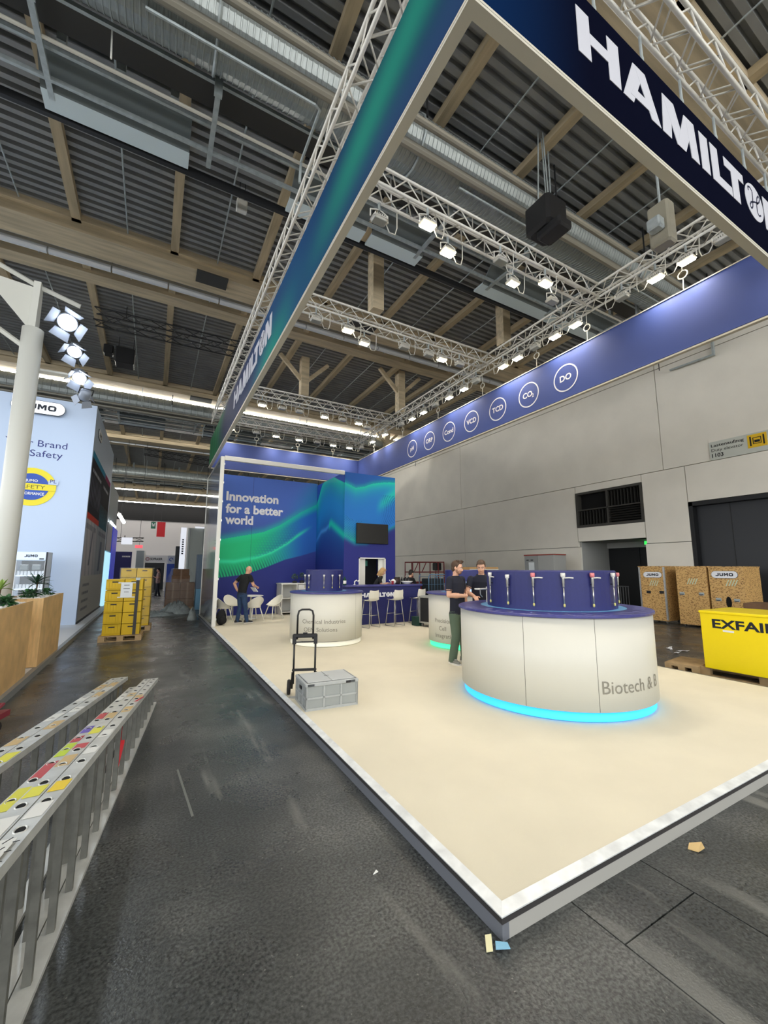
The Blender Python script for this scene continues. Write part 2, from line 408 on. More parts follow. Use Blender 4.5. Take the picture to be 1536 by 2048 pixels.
# roof: trapezoid sheet, purlins, twin glulam beams, hanging posts
m = MB(); x0, x1 = -19, 18.5; y = -11; prof = []
while y < 82:
    prof += [(y, ROOF), (y+.11, ROOF), (y+.125, ROOF+.13), (y+.215, ROOF+.13)]; y += .23
vs = [(x0, a, b) for a, b in prof]+[(x1, a, b) for a, b in prof]; n = len(prof)
m.add(vs, [(i, i+1, n+i+1, n+i) for i in range(n-1)])
ceiling = struct(m.build('ceiling', DECKM))
for j in range(-6, 8):
    X = -1.94+1.886*j
    a = C(X-.085, -9, 9.2); b = C(X+.085, 67, 9.35)
    MB().box(a[0], a[1], a[2], b[0], b[1], ROOF).build('purlin', TIMBER2, ceiling)
for j in range(-6, 7):
    X = -1.0+1.886*j; a = C(X, -9, 9.27); b = C(X, 52, 9.27)
    MB().tube([a, b], .018, 6).build('sprinkler_pipe', STEEL, ceiling)
for k in range(-1, 7):
    o = 8.15*k
    a = C(-15.6, 10.15+o, 9.0); b = C(14.1, 10.88+o, 9.35); MB().box(*a, *b).build('timber_beam', TIMBER, ceiling)
    a = C(-15.6, 10.05+o, 9.2); b = C(14.1, 10.15+o, 9.35); MB().box(*a, *b).build('timber_board', TIMBER, ceiling)
    if k < 0: continue
    a = C(-15.6, 11.75+o, 9.12); b = C(14.1, 12.2+o, 9.35); MB().box(*a, *b).build('timber_beam', TIMBER, ceiling)
for X, Y, Zb in ((4.15, 7.83, 7.75), (8.3, 7.86, 8.1), (7.86, 12.8, 7.64), (4.3, 13.6, 7.9), (10.5, 18.5, 8.2)):
    a = C(X-.14, Y-.14, Zb); b = C(X+.14, Y+.14, 9.35); MB().box(*a, *b).build('timber_post', TIMBER, ceiling)
    if Y > 10:
        for q in (-1, 1): MB().bar(C(X, Y, 8.4), C(X+q*.9, Y, 9.3), .12, .16).build('brace', TIMBER, ceiling)

GRL = mat('grille_grey', S(66, 66, 64), .7)
for gx0, gx1, o in ((.45, 1.17, 0), (.9, 1.75, 8.15), (4.6, 5.4, 0)):
    a = C(gx0, 10.1+o, 8.96); b = C(gx1, 10.55+o, 9.0); MB().box(*a, *b).build('grille', GRL, ceiling)

ORD = ['nearest', 'second nearest', 'third nearest', 'fourth nearest', 'fifth nearest', 'sixth nearest', 'farthest']
LIT = mat('strip_lit', (1, 1, 1), .5, emit=(1, .97, .9), es=STRIP_E); LIT1 = mat('strip_bright', (1, 1, 1), .5, emit=(1, .97, .9), es=STRIP_E*2.2)
UNLIT = mat('strip_unlit', S(205, 208, 212), .4)
HOUS = mat('strip_housing', S(170, 168, 160), .5)
tube_me = {}
def strip(k, lit, label):
    Y = 11.12+8.15*k; base = C(0, Y, 9.0)
    t = thing('light_strip', label, 'light', base, group='strip lights under the timber beams')
    x0, x1 = (-16, 12.5)
    m = MB().box(CK*x0, -.07, .05, CK*x1, .07, .13)
    m.build('strip_housing', HOUS, t)
    seg = 1.22*CK
    key = (lit, k > 1, k == 1)
    if key not in tube_me:
        w_ = .32 if k > 1 else 1
        q = MB().loft([[(x, .09*w_*math.cos(a), -.03+.08*w_*math.sin(a)) for a in [math.pi*i/7 for i in range(7, 15)]]+[(x, .06, .05), (x, -.06, .05)] for x in (.02, seg-.02)])
        tube_me[key] = q.mesh('tube', (LIT1 if k == 1 else LIT) if lit else UNLIT)
    nseg = int((x1-x0)*CK/seg)
    for i in range(nseg): link('tube', tube_me[key], t, (CK*x0+i*seg, 0, 0))
    for i in range(0, nseg, 6): MB().tube([(CK*x0+i*seg, 0, .13), (CK*x0+i*seg, 0, .42)], .012, 5).build('hanger', DARK, t)
strip(0, False, 'unlit grey strip light along the nearest timber beam')
strip(1, True, 'bright lit strip light above the back wall of the stand')
strip(2, False, 'dull unlit strip light next beyond the bright one over the aisle')
strip(3, True, 'lit strip light far down the aisle, third of the lit rows')
strip(4, True, 'thin lit strip light fourth of the lit rows down the hall')
strip(5, True, 'faint lit strip light farthest down the hall')
strip(-2, True, 'lit strip light over the hall behind the photographer')

# services hanging in the bays between the beams
RIB = mat('spiral_duct', S(160, 166, 164), .38, .4, var=.15, vs=20, stretch=(3, .3, .3))
PANELM = mat('baffle_white', S(222, 236, 240), .5); PANELG = mat('baffle_grey', S(116, 124, 126), .55)
def services(k):
    o = 8.15*k; nm = {0: 'nearest', 2: 'second', 4: 'third'}[k]
    bx = D(0, 5.45+o, 9.45)
    d = thing('air_duct', f'round silver spiral air duct in the {nm} roof bay', 'duct', bx, group='air ducts in the roof bays')
    Rr = .45*DK; xs = -14*DK; xe = 13.5*DK
    rings = []; x = xs; step = .09 if k == 0 else .3
    while x < xe:
        for dx, r in ((0, Rr), (step*.7, Rr), (step*.75, Rr*1.03), (step*.95, Rr*1.03)):
            rings.append([(x+dx, r*math.cos(2*math.pi*i/20), r*math.sin(2*math.pi*i/20)) for i in range(20)])
        x += step
    MB().loft(rings).build('duct_shell', RIB, d)
    for i in range(10):
        X = xs+1+i*3.5
        MB().tube([(X, -Rr-.05, .1), (X, -Rr-.05, 1.0)], .02, 5).build('hanger', DARK, d)
        MB().tube([(X, Rr*1.06*math.cos(a), Rr*1.06*math.sin(a)) for a in [2*math.pi*q/16 for q in range(17)]], .025, 5).build('clamp', STEEL, d)
    b2 = D(0, 4.85+o, 9.05)
    p = thing('pipe_run', f'pair of insulated pipes running beside the duct of the {nm} roof bay', 'pipe', b2, group='pipes in the roof bays')
    for dy, r, dz in ((-.12, .06, 0), (.28, .08, -.05)): MB().tube([(xs, dy, dz), (xe, dy, dz)], r, 10).build('pipe', mat('pipe_grey', S(150, 145, 132), .45, .3), p)
    for i in range(9):
        X = xs+2+i*3.9
        MB().tube([(X, -.12, .05), (X, -.12, 1.4)], .015, 5).build('hanger', STEEL, p)
    if k < 3:   # small-bore pipes that rise and turn
        for i in range(5):
            X = -9+i*5.4
            MB().tube([(X-2.4, .45, -.12), (X, .45, -.12), (X+.1, .5, -.1), (X+.1, 1.5, -.1), (X+.1, 1.55, -.5)], .025, 6).build('pipe_bend', STEEL, p)
    b3 = D(0, 6.35+o, 9.0)
    c = thing('cable_tray', f'perforated cable tray and conduit hung on struts in the {nm} roof bay', 'cable tray', b3, group='cable trays in the roof bays')
    MB().tube([(xs, 0, 0), (xe, 0, 0)], .028, 8).build('conduit', mat('white_conduit', S(215, 210, 196), .4), c)
    for dy, dz in ((-.42, .25), (.28, .2), (.62, .02)):
        MB().bar((xs, dy, dz), (xe, dy, dz), .05, .07).build('tray_rail', STEEL, c)
    MB().box(xs, -.42, .27, xe, .05, .29).build('tray', mat('dark_tray', S(58, 56, 52), .6), c)
    MB().tube([(xs, -.3, .32), (xe, -.25, .32)], .05, 6).build('cable', BLACK(), c)
    MB().tube([(xs, -.1, .32), (xe, -.15, .32)], .04, 6).build('cable', BLACK(), c)
    for i in range(13 if k < 2 else 7):
        X = -9.0+i*(2.35 if k < 2 else 3.5)
        MB().box(X-.06, -.5, -.05, X+.06, -.44, 1.45).build('strut', STEEL, c)
        MB().bar((X, -.47, -.02), (X, .95, .02), .08, .05).build('strut', STEEL, c)
        if i % 2: MB().tube([(X+.9, -.4, .2), (X+.92, -.38, -.25)], .012, 5).build('cable_end', WHITE(), c)
    b4 = D(0, 7.1+o, 9.0)
    e = thing('baffle_row', f'row of pale sheet metal ventilation baffles in the {nm} roof bay', 'baffle', b4, group='baffle rows in the roof bays')
    for X, w in ((-12.6, 3.1), (-9.2, 3.1), (-5.8, 3.1), (-2.35+.27, 2.15), (1.95, 1.75), (3.85, 1.4), (7.2, 3.1), (10.6, 3.1)):
        if True:
            q = MB(); q.cur = 0
            q.box(X, .02, 0, X+w, .38, .05); q.cur = 1
            q.loft([[(x, -.42, .38), (x, .02, 0), (x, .02, .05), (x, -.38, .42)] for x in (X, X+w)])
            bo = q.build('baffle', [PANELM, PANELG], e)
            for h in range(3): MB().box(X+.25+h*(w-.6)/2, -.5, .42, X+.37+h*(w-.6)/2, -.42, .62).build('bracket', STEEL, bo)
    MB().box(xs, .42, -.02, xe, .5, .12).build('rail', DARK, e)
    MB().box(xs, -.95, .45, xe, -.6, .52).build('rail', DARK, e)
    for i in range(8): MB().tube([(xs+2+i*4.2, .46, .1), (xs+2+i*4.2, .46, 1.45)], .015, 5).build('hanger', DARK, e)
for k in (0, 2, 4): services(k)

# small hung items of the roof
t = thing('ceiling_sensor', 'small white box hanging alone under the roof on two wires', 'sensor', C(1.05, 7.66, 9.0))
MB().bevbox(-.12, -.07, -.28, .12, .07, 0, .015).build('housing', WHITE(), t); MB().tube([(-.06, 0, 0), (-.06, 0, .5)], .008, 5).build('wire', DARK, t); MB().tube([(.06, 0, 0), (.06, 0, .5)], .008, 5).build('wire', DARK, t)
def dark_truss(a, b, label, s=.22):
    a = Vector(a); b = Vector(b); d = (b-a); Ln = d.length; d.normalize(); sd = d.cross(Vector((0, 0, 1))).normalized()
    t = thing('lighting_truss', label, 'truss', a)
    cs = [sd*s*i+Vector((0, 0, s*j)) for i, j in ((-1, 0), (1, 0), (1, 2), (-1, 2))]
    for c in cs: MB().tube([c, d*Ln+c], .025, 6).build('chord', BLACK(), t)
    n = int(Ln/.5); q = MB()
    for f in range(4):
        c0, c1 = cs[f], cs[(f+1) % 4]; q.tube([d*(Ln*i/n)+(c0 if i % 2 else c1) for i in range(n+1)], .014, 5)
    lt = q.build('lattice', BLACK(), t); lt['kind'] = 'stuff'
    for f in (.15, .85): MB().tube([d*Ln*f+Vector((0, 0, 2*s)), d*Ln*f+Vector((0, 0, ROOF-a.z))], .012, 5).build('hanger', DARK, t)
    return t
dark_truss(C(-1.9, 13.3, 8.65), C(3.0, 13.15, 8.65), 'black lattice truss hung high under the roof left of the stand')
dark_truss(C(-.9, 27.5, 8.5), C(3.9, 27.7, 8.2), 'black lattice truss hung far down the hall under the roof')
sp = thing('speaker_cluster', 'black square loudspeaker pair hanging under the roof over the aisle', 'speaker', C(-1.5, 15.2, 8.72))
MB().bevbox(-.02, -.3, -.42, .62, .3, .22, .03).build('cabinet', BLACK(), sp); MB().bevbox(-.42, -.2, -.1, -.1, .2, .25, .03).build('cabinet', BLACK(), sp)
for x in (.05, .55): MB().tube([(x, 0, .2), (x, 0, .8)], .012, 5).build('wire', DARK, sp)
h1 = thing('chain_hoist', 'black chain hoist box hanging on cables above the front half of the stand', 'hoist', (6.5, 4.9, 8.85))
MB().bevbox(-.3, -.3, -.35, .3, .3, .3, .06).build('motor', BLACK(), h1); MB().bevbox(-.2, -.45, -.5, .2, .1, -.3, .04).build('chain_bag', BLACK(), h1)
for x, y in ((-.2, 0), (.2, .1), (0, -.1)): MB().tube([(x, y, .25), (x*.4, y*.5, 2.0)], .014, 5).build('cable', STEEL, h1)
h2 = thing('chain_hoist', 'grey chain hoist with canvas chain bag at the right end of the front truss', 'hoist', (6.98, 3.06, 7.05))
MB().bevbox(-.12, -.16, 0, .12, .16, .75, .03).build('chain_bag', mat('canvas_grey', S(150, 145, 128), .8), h2)
MB().bevbox(-.3, -.1, .2, -.12, .1, .4, .02).build('motor', STEEL, h2)
MB().tube([(0, 0, .7), (0, 0, 3.8)], .02, 6).build('chain', STEEL, h2)

# ================================================================ the stand
PZ = .124
CARPET = mat('beige_carpet', S(217, 209, 187), .85, var=.05, vs=1.2, bump=.12, bs=250)
pf = thing('stand_platform', 'low raised platform with beige carpet and silver edging under the stand', 'platform', (1.6, 1.68, 0)); off = (1.6, 1.68, 0)
MB().box(1.66, 1.74, .02, 7.82, 16.9, PZ).build('carpet', CARPET, pf, off=off)
TAPE = mat('silver_edge_tape', S(225, 228, 228), .4, .2, var=.15, vs=8)
m = MB().loft([[(1.6, y, PZ-.012), (1.66, y2, PZ+.002), (1.66, y2, PZ-.02), (1.6, y, PZ-.02)] for y, y2 in ((1.68, 1.74), (16.9, 16.9))])
m.build('edge_tape', TAPE, pf, off=off)
m = MB().loft([[(x, 1.68, PZ-.012), (x2, 1.74, PZ+.002), (x2, 1.74, PZ-.02), (x, 1.68, PZ-.02)] for x, x2 in ((1.6, 1.66), (7.83, 7.83))]); m.build('edge_tape', TAPE, pf, off=off)
EDK = mat('dark_edge', S(52, 50, 50), .6); EGR = mat('grey_plinth', S(164, 162, 156), .55)
m = MB().box(1.6, 1.68, .078, 1.64, 16.9, .106); m.build('edge_strip', EDK, pf, off=off)
m = MB().box(1.64, 1.68, .078, 7.83, 1.72, .106); m.build('edge_strip', EDK, pf, off=off)
MB().box(1.605, 1.685, 0, 1.65, 16.9, .078).build('plinth_board', mat('grey_plinth_side', S(108, 111, 118), .55), pf, off=off)
MB().box(1.65, 1.685, 0, 7.825, 1.73, .078).build('plinth_board', EGR, pf, off=off)
MB().box(7.79, 1.73, 0, 7.83, 16.9, PZ).build('plinth_board', EGR, pf, off=off)

# ---- hanging fascia banners
ZB, ZT = 5.6, 6.65
X0, X1, Y0, Y1 = 1.6, 7.83, 1.68, 16.4
PRINT = print_mat('banner_print', .65)
PROF = mat('banner_profile', S(214, 208, 192), .45)
WPR = mat('white_print', S(236, 236, 240), .6); NPR = mat('navy_print', S(16, 24, 62), .6)
BLUEB = S(66, 84, 150); BWH = mat('banner_white', S(206, 206, 214), .7, spec=.2)
def left_art(a, b):
    y = Y0+(Y1-Y0)*a; z = b
    c = lerp(S(10, 38, 84), S(8, 66, 116), sm(2.5, 6, y)*(1-sm(7, 9.5, y)))
    c = lerp(c, S(12, 30, 70), sm(9, 12, y))
    g = math.exp(-((z-(.86-.16*(y-1.7)))/.34)**2)*(1-sm(3.2, 5.6, y)); c = lerp(c, S(30, 138, 118), min(1, g*.85))
    g = math.exp(-((z-.15)/.22)**2)*(1-sm(2.6, 4.5, y))*.35; c = lerp(c, S(50, 90, 130), g)
    g = math.exp(-((y-7.0-1.2*(.2-z))/1.1)**2)*math.exp(-(z/.5)**2); c = lerp(c, S(0, 132, 122), min(1, g*1.05))
    g = sm(12.2, 14.5, y-.4*math.sin(z*4)); c = lerp(c, S(14, 104, 62), g)
    return tuple(v*(.85+.15*math.sin(y*9+z*2)) for v in c) if y > 12.5 else c
def banner(name_label, base):
    return thing('fascia_banner', name_label, 'banner', base)
bl = banner('long blue green fascia banner hanging over the left edge of the stand', (X0, Y0, ZB)); off = (X0, Y0, ZB)
MB().box(X0, Y0, ZB, X0+.05, Y1, ZT).build('banner_core', mat('banner_back', S(40, 60, 120), .7), bl, off=off)
print_panel('printed_face', bl, (X0-.004, Y0, ZB), (0, Y1-Y0, 0), (0, 0, ZT-ZB), 260, 26, left_art, PRINT, off)
m = MB().box(X0-.02, Y0-.02, ZB-.05, X0+.07, Y1, ZB-.025); m.box(X0-.02, Y0-.02, ZB-.02, X0+.07, Y1, ZB+.004); m.build('bottom_profile', PROF, bl, off=off)
hamilton(bl, plane3((X0-.006, 11.08, 6.0), (0, -1, 0), (0, 0, 1), (-1, 0, 0)), .97, .462, BWH, NPR, off)
def front_art(a, b):
    c = lerp(S(8, 36, 74), S(5, 8, 28), sm(0, .22, a)); return lerp(c, S(14, 40, 84), .5*sm(.9, 1, b)*0)
bf = banner('dark navy fascia banner with large white wordmark hanging over the front edge', (X0, Y0, ZB)); off = (X0, Y0, ZB)
MB().box(X0+.05, Y0, ZB, X1, Y0+.05, ZT).build('banner_core', mat('banner_back'), bf, off=off)
print_panel('printed_face', bf, (X0, Y0-.004, ZB), (X1-X0, 0, 0), (0, 0, ZT-ZB), 90, 10, front_art, print_mat('banner_print_matte', .9, .03), off)
m = MB().box(X0+.07, Y0-.02, ZB-.05, X1, Y0+.07, ZB-.025); m.box(X0+.07, Y0-.02, ZB-.02, X1, Y0+.07, ZB+.004); m.build('bottom_profile', PROF, bf, off=off)
hamilton(bf, plane3((2.755, Y0-.006, 6.0), (1, 0, 0), (0, 0, 1), (0, -1, 0)), 1.0, .462, BWH, NPR, off)
BB = mat('blue_banner', BLUEB, .6, var=.04, vs=1.5)
br = banner('blue fascia banner with white circled measurement symbols along the right edge', (X1, Y0, ZB)); off = (X1, Y0, ZB)
MB().box(X1, Y0+.05, ZB, X1+.05, Y1, ZT).build('banner_core', BB, br, off=off)
MB().box(X1-.015, Y0+.08, ZB-.05, X1+.06, Y1, ZB-.02).build('bottom_profile', PROF, br, off=off)
MB().box(X1-.01, Y0+.08, ZT, X1+.055, Y1, ZT+.02).build('top_profile', PROF, br, off=off)
for i, s in enumerate(('DO', 'CO\u2082', 'TCD', 'VCD', 'Cond', 'ORP', 'pH')):
    yc = 5.63+i*1.052; zc = 6.065; p3 = plane3((X1-.003, yc, zc), (0, -1, 0), (0, 0, 1), (-1, 0, 0))
    m = MB(); n = 40
    vs = [p3(r*math.cos(2*math.pi*k/n), r*math.sin(2*math.pi*k/n)) for r in (.315, .285) for k in range(n)]
    m.add(vs, [(k, (k+1) % n, n+(k+1) % n, n+k) for k in range(n)])
    r = m.build('symbol_ring', WPR, br, off=off)
    h = .135
    if s.startswith('CO'):
        m = text_mb('CO', .135, plane3((X1-.003, yc+.18, zc-.06), (0, -1, 0), (0, 0, 1)), bold=.03)
        text_mb('2', .085, plane3((X1-.003, yc-.1, zc-.1), (0, -1, 0), (0, 0, 1)), bold=.03, mb=m)
    else: m = text_mb(s, h, plane3((X1-.003, yc, zc-.06), (0, -1, 0), (0, 0, 1)), 'C', bold=.03)
    m.build('symbol_text', WPR, r, off=off)
bk = banner('plain blue fascia banner hanging across the back of the stand', (X0, Y1, ZB)); off = (X0, Y1, ZB)
MB().box(X0+.05, Y1, ZB, X1, Y1+.05, ZT).build('banner_core', BB, bk, off=off)
MB().box(X0+.05, Y1-.015, ZB-.05, X1, Y1+.06, ZB-.02).build('bottom_profile', PROF, bk, off=off)
MB().box(X0+.05, Y1-.01, ZT, X1, Y1+.055, ZT+.02).build('top_profile', PROF, bk, off=off)

# ---- aluminium box trusses
TZ0, TZ1, TS = 7.38, 7.67, .29
TR = mat('truss_aluminium', S(226, 223, 214), .38, .15, var=.06, vs=10)
brace_me = {}
def truss(label, a, b):
    a = Vector(a); b = Vector(b); d = b-a; Ln = d.length; d.normalize(); sd = Vector((-d.y, d.x, 0))
    t = thing('box_truss', label, 'truss', (a.x, a.y, TZ0))
    cs = [sd*(TS/2*i)+Vector((0, 0, TS*j)) for i, j in ((-1, 0), (1, 0), (1, 1), (-1, 1))]
    for c in cs: MB().tube([c, c+d*Ln], .025, 10).build('chord', TR, t, True)
    n = int(round(Ln/.26)); p = Ln/n; rotz = math.atan2(d.y, d.x)
    for f in range(4):
        c0, c1 = cs[f], cs[(f+1) % 4]
        for dirn in (0, 1):
            key = (f, dirn, round(p, 3), round(rotz, 2))
            if key not in brace_me:
                s, e = (c0, c1+d*p) if dirn == 0 else (c1, c0+d*p)
                brace_me[key] = MB().tube([s, e], .0105, 6).mesh('brace', TR, True)
        for i in range(n):
            link('brace', brace_me[(f, i % 2, round(p, 3), round(rotz, 2))], t, d*p*i)
    return t
H_ = TS/2
tl = truss('long silver box truss above the left fascia banner', (1.76, 1.4, 0), (1.76, 16.6, 0))
truss('silver box truss above the dark front fascia banner', (1.9, 1.68, 0), (8.0, 1.68, 0))
truss('long silver box truss above the right blue banner', (7.83, 1.84, 0), (7.83, 16.5, 0))
truss('silver cross truss nearest the front of the stand', (1.95, 4.78, 0), (7.66, 4.78, 0))
truss('silver cross truss over the middle of the stand', (1.95, 7.98, 0), (7.66, 7.98, 0))
truss('silver cross truss over the bar, third from the front', (1.95, 13.2, 0), (7.66, 13.2, 0))
truss('silver box truss above the plain back banner', (1.95, 16.15, 0), (7.66, 16.15, 0))
NTH_ = ['first', 'second', 'third', 'fourth', 'fifth', 'sixth', 'seventh']
RGM = mat('white_rope', S(220, 218, 208), .6)
ring_me = MB().tube([(0, .075*math.cos(2*math.pi*k/14), .075*math.sin(2*math.pi*k/14)) for k in range(14)], .012, 5, closed=True).mesh('ring', RGM, True)
drop_me = MB().tube([(0, 0, -.06), (.0, .01, -.3)], .008, 5).mesh('cord', RGM)
up_me = MB().tube([(0, 0, .07), (0, 0, .36)], .008, 5).mesh('cord', RGM)
HP = [((X1+.02, y), 'right blue banner') for y in (3.2, 5.05, 6.4, 8.3, 10.4, 12.6, 14.9)]+[((x, Y1+.02), 'back banner') for x in (2.0, 3.3, 5.0, 6.6)]
for i, ((x, y), w) in enumerate(HP):
    t = thing('banner_hanger', f'white cord loop and ring above the {w}, {NTH_[i if i < 7 else i-7]} from the {"front" if i < 7 else "left"}', 'hanger', (x, y, ZT+.32), 0 if w[0] == 'r' else R(90), 'hangers of the right banner' if w[0] == 'r' else 'hangers of the back banner')
    link('ring', ring_me, t); link('cord', drop_me, t); link('cord', up_me, t)

# ---- floodlights
LENS_ON = mat('flood_lens_lit', (1, 1, 1), .4, emit=(1, .86, .62), es=60)
LENS_DIM = mat('flood_lens_dim', (1, 1, 1), .4, emit=(1, .93, .7), es=5)
LENS_OFF = mat('flood_lens_off', S(178, 180, 172), .25)
LH = mat('flood_housing', S(225, 223, 214), .4)
def flood_meshes():
    q = {}
    m = MB().bevbox(-.13, -.09, -.05, .13, .09, .0, .03)
    q['housing'] = m.mesh('housing', LH)
    m = MB()
    for k in range(7): m.box(-.09+k*.03-.005, -.06, 0, -.09+k*.03+.005, .06, .045)
    q['cooling_fins'] = m.mesh('cooling_fins', LH)
    for s, mm in (('on', LENS_ON), ('dim', LENS_DIM), ('off', LENS_OFF)):
        q['lens_'+s] = MB().bevbox(-.105, -.065, -.06, .105, .065, -.045, .005).mesh('lens', mm)
    q['yoke'] = MB().tube([(-.15, 0, -.02), (-.15, 0, .1), (-.05, 0, .14), (.05, 0, .14), (.15, 0, .1), (.15, 0, -.02)], .011, 6).mesh('yoke', LH)
    q['clamp'] = MB().tube([(0, 0, .13), (0, 0, .30)], .02, 8).mesh('clamp', STEEL)
    q['cable'] = MB().tube([(.12, .02, .0), (.2, .03, -.13), (.3, .03, -.12), (.33, .02, .0), (.32, 0, .25)], .009, 6).mesh('cable', RGM, True)
    return q
FQ = flood_meshes()
def flood(x, y, state, rz, label, group, tilt=0.0, z=7.1, gain=1.0, drop=0):
    t = thing('floodlight', label, 'light', (x, y, z), rz, group)
    t.rotation_euler = (tilt, 0, rz)
    for k in ('housing', 'cooling_fins', 'yoke', 'clamp', 'cable', 'lens_'+state): link(k.split('_o')[0].split('_d')[0] if k.startswith('lens') else k, FQ[k], t)
    if drop: MB().tube([(0, 0, .28), (0, 0, .30+drop)], .015, 8).build('drop_rod', STEEL, t)
    if state != 'off':
        ld = bpy.data.lights.new('flood_beam', 'SPOT'); ld.energy = gain*FLOOD_W*(1 if state == 'on' else .12); ld.color = (1, .93, .83)
        ld.spot_size = R(128); ld.spot_blend = 1; ld.shadow_soft_size = .09
        lo = bpy.data.objects.new('beam', ld); COL.objects.link(lo); lo.parent = t; lo.location = (0, 0, -.075)
NTH = ['first', 'second', 'third', 'fourth', 'fifth', 'sixth', 'seventh', 'eighth', 'ninth', 'tenth', 'eleventh', 'twelfth', 'thirteenth', 'fourteenth', 'fifteenth', 'sixteenth', 'seventeenth', 'eighteenth', 'nineteenth']
ADJ = {'on': 'glaring lit floodlight', 'dim': 'dimly lit floodlight', 'off': 'unlit pale floodlight'}
rows = [
 ('nearest cross truss', 'floodlights on the nearest cross truss', [(2.66, 4.82, 'off'), (3.36, 4.63, 'on'), (3.98, 4.84, 'on'), (4.9, 4.62, 'off'), (5.5, 4.86, 'dim'), (6.04, 4.63, 'on'), (6.58, 4.83, 'off')], 0),
 ('middle cross truss', 'floodlights on the middle cross truss', [(2.7, 8.0, 'off'), (3.45, 7.81, 'on'), (4.0, 8.03, 'dim'), (4.93, 7.86, 'off'), (5.65, 8.0, 'off'), (6.06, 7.8, 'on'), (6.63, 7.97, 'off')], 0),
 ('third cross truss over the bar', 'floodlights on the third cross truss', [(2.75, 13.18, 'on'), (3.4, 13.0, 'off'), (4.0, 13.07, 'off'), (4.9, 12.94, 'on'), (5.6, 13.2, 'off'), (6.23, 13.1, 'on'), (6.73, 13.24, 'off')], 0),
 ('back truss', 'floodlights on the back truss', [(2.24, 15.98, 'on'), (3.2, 16.1, 'off'), (3.97, 16.02, 'on'), (4.92, 16.0, 'on'), (5.7, 16.1, 'off'), (6.43, 16.1, 'on'), (7.2, 16.1, 'on')], 0)]
for nm, g, L_, rz in rows:
    for i, (x, y, s) in enumerate(L_):
        c_ = {'n': 4.78, 'm': 7.98, 't': 13.2, 'b': 16.15}[nm[0]]; y = c_+(.145 if y > c_+.02 else -.145)
        flood(x, y, s, rz, f'{ADJ[s]} on the {nm}, {NTH[i]} from the left', g)
RL = [(7.69, 2.52, 'off'), (7.66, 3.05, 'on'), (7.63, 3.55, 'on'), (7.7, 4.17, 'off'), (7.6, 5.2, 'on'), (7.65, 5.73, 'on'), (7.7, 6.29, 'off'), (7.69, 6.84, 'on'), (7.68, 7.33, 'on'), (7.7, 8.37, 'off'), (7.7, 8.9, 'on'), (7.75, 9.6, 'on'), (7.72, 10.32, 'off'), (7.75, 11.0, 'on'), (7.7, 11.7, 'on'), (7.68, 12.42, 'off'), (7.75, 13.65, 'on'), (7.72, 14.73, 'on'), (7.75, 15.8, 'off')]
for i, (x, y, s) in enumerate(RL):
    flood(7.685, y, s, R(90), f'{ADJ[s]} on the right truss, {NTH[i]} from the front', 'floodlights on the right truss')

for i, x in enumerate((2.5, 3.3, 4.1, 4.9, 5.7, 6.5, 7.2)):  # lamps added out of sight to brighten the front carpet and counters
    flood(x, 1.825, 'off' if i in (1, 5) else 'on', 0, f'{ADJ["off" if i in (1, 5) else "on"]} added on the front truss behind the dark banner, {NTH[i]} from the left', 'added floodlights on the front truss', gain=.55, z=6.78, drop=.32)
for i, y in enumerate((3.0, 3.9, 5.8, 6.8, 8.9, 10.2, 11.5, 14.4)):  # further lamps added behind the long banner as fill for the stand
    flood(1.905, y, 'off' if i in (1, 4) else 'on', R(90), f'{ADJ["off" if i in (1, 4) else "on"]} added on the left truss behind the long banner, {NTH[i]} from the front', 'added floodlights on the left truss', gain=.7)

# ---- back graphic wall, cabin, glass screen
def back_art(a, b):
    x = 1.66+(5.72-1.66)*a; z = PZ+(5.27-PZ)*b
    U = interp([(1.6, 2.75), (2.12, 2.85), (3.61, 3.18), (4.22, 3.47), (4.63, 3.75), (5.06, 4.05), (5.72, 4.42)], x)
    Lw = interp([(1.6, 1.42), (2.1, 1.46), (3, 1.57), (3.72, 1.82), (4.47, 2.13), (5.11, 2.29), (5.72, 2.48)], x)
    c = lerp(S(34, 42, 112), S(66, 96, 172), sm(1.6, 4.6, z))  # paler upwards: lamp light on the wall is mixed into the print colour
    blue = lerp(c, S(24, 108, 178), .8)
    if x > 4.2 and z > U:   # pale flank behind the wave
        f = sm(4.2, 5.7, x)*(1-sm(0, 1.1, z-U-(x-4.2)*.3)); c = lerp(c, S(30, 128, 170), .55*f)
    if z > U: return lerp(c, S(24, 150, 150), .75*math.exp(-((z-U)/.16)**2)*(1-.5*sm(4.3, 5.6, x)))
    if z < Lw: return c
    t = (z-Lw)/(U-Lw); k = sm(3.3, 5.3, x)
    body = lerp(S(22, 176, 116), S(26, 92, 168), k)
    rd = interp([(1.6, 2.05), (2.6, 2.05), (3.36, 2.21), (3.95, 2.43), (4.56, 2.8), (4.98, 3.13), (5.7, 3.6)], x)
    body = lerp(body, S(46, 214, 160), .8*math.exp(-((z-rd)/.07)**2)*(1-sm(4.9, 5.6, x)))
    body = lerp(body, S(24, 190, 140), .6*sm(.8, 1, t))
    if z < rd:
        ph = (x+.42*(z-1.4)**1.2 if z > 1.4 else x)*2*math.pi/.105
        st = .5+.5*math.sin(ph); amt = sm(rd, Lw+.05, z)*(1-sm(3.4, 5.0, x))
        body = lerp(body, S(14, 70, 82), amt*(1-st)*.95)
    elif x > 2.9:
        ph = (x+.5*z)*2*math.pi/.115; st = .5+.5*math.sin(ph); q = .5+.5*math.sin(z*2*math.pi/.1)
        amt = sm(2.9, 3.8, x)*(1-sm(4.6, 5.3, x))*(1-t)*1.2; body = lerp(body, S(22, 60, 130), min(1, amt)*(1-st*q)*.7)
    if x > 4.3: body = lerp(body, c, .35*sm(4.3, 5.7, x)*(1-t))
    return lerp(c, body, sm(0, .035, z-Lw))
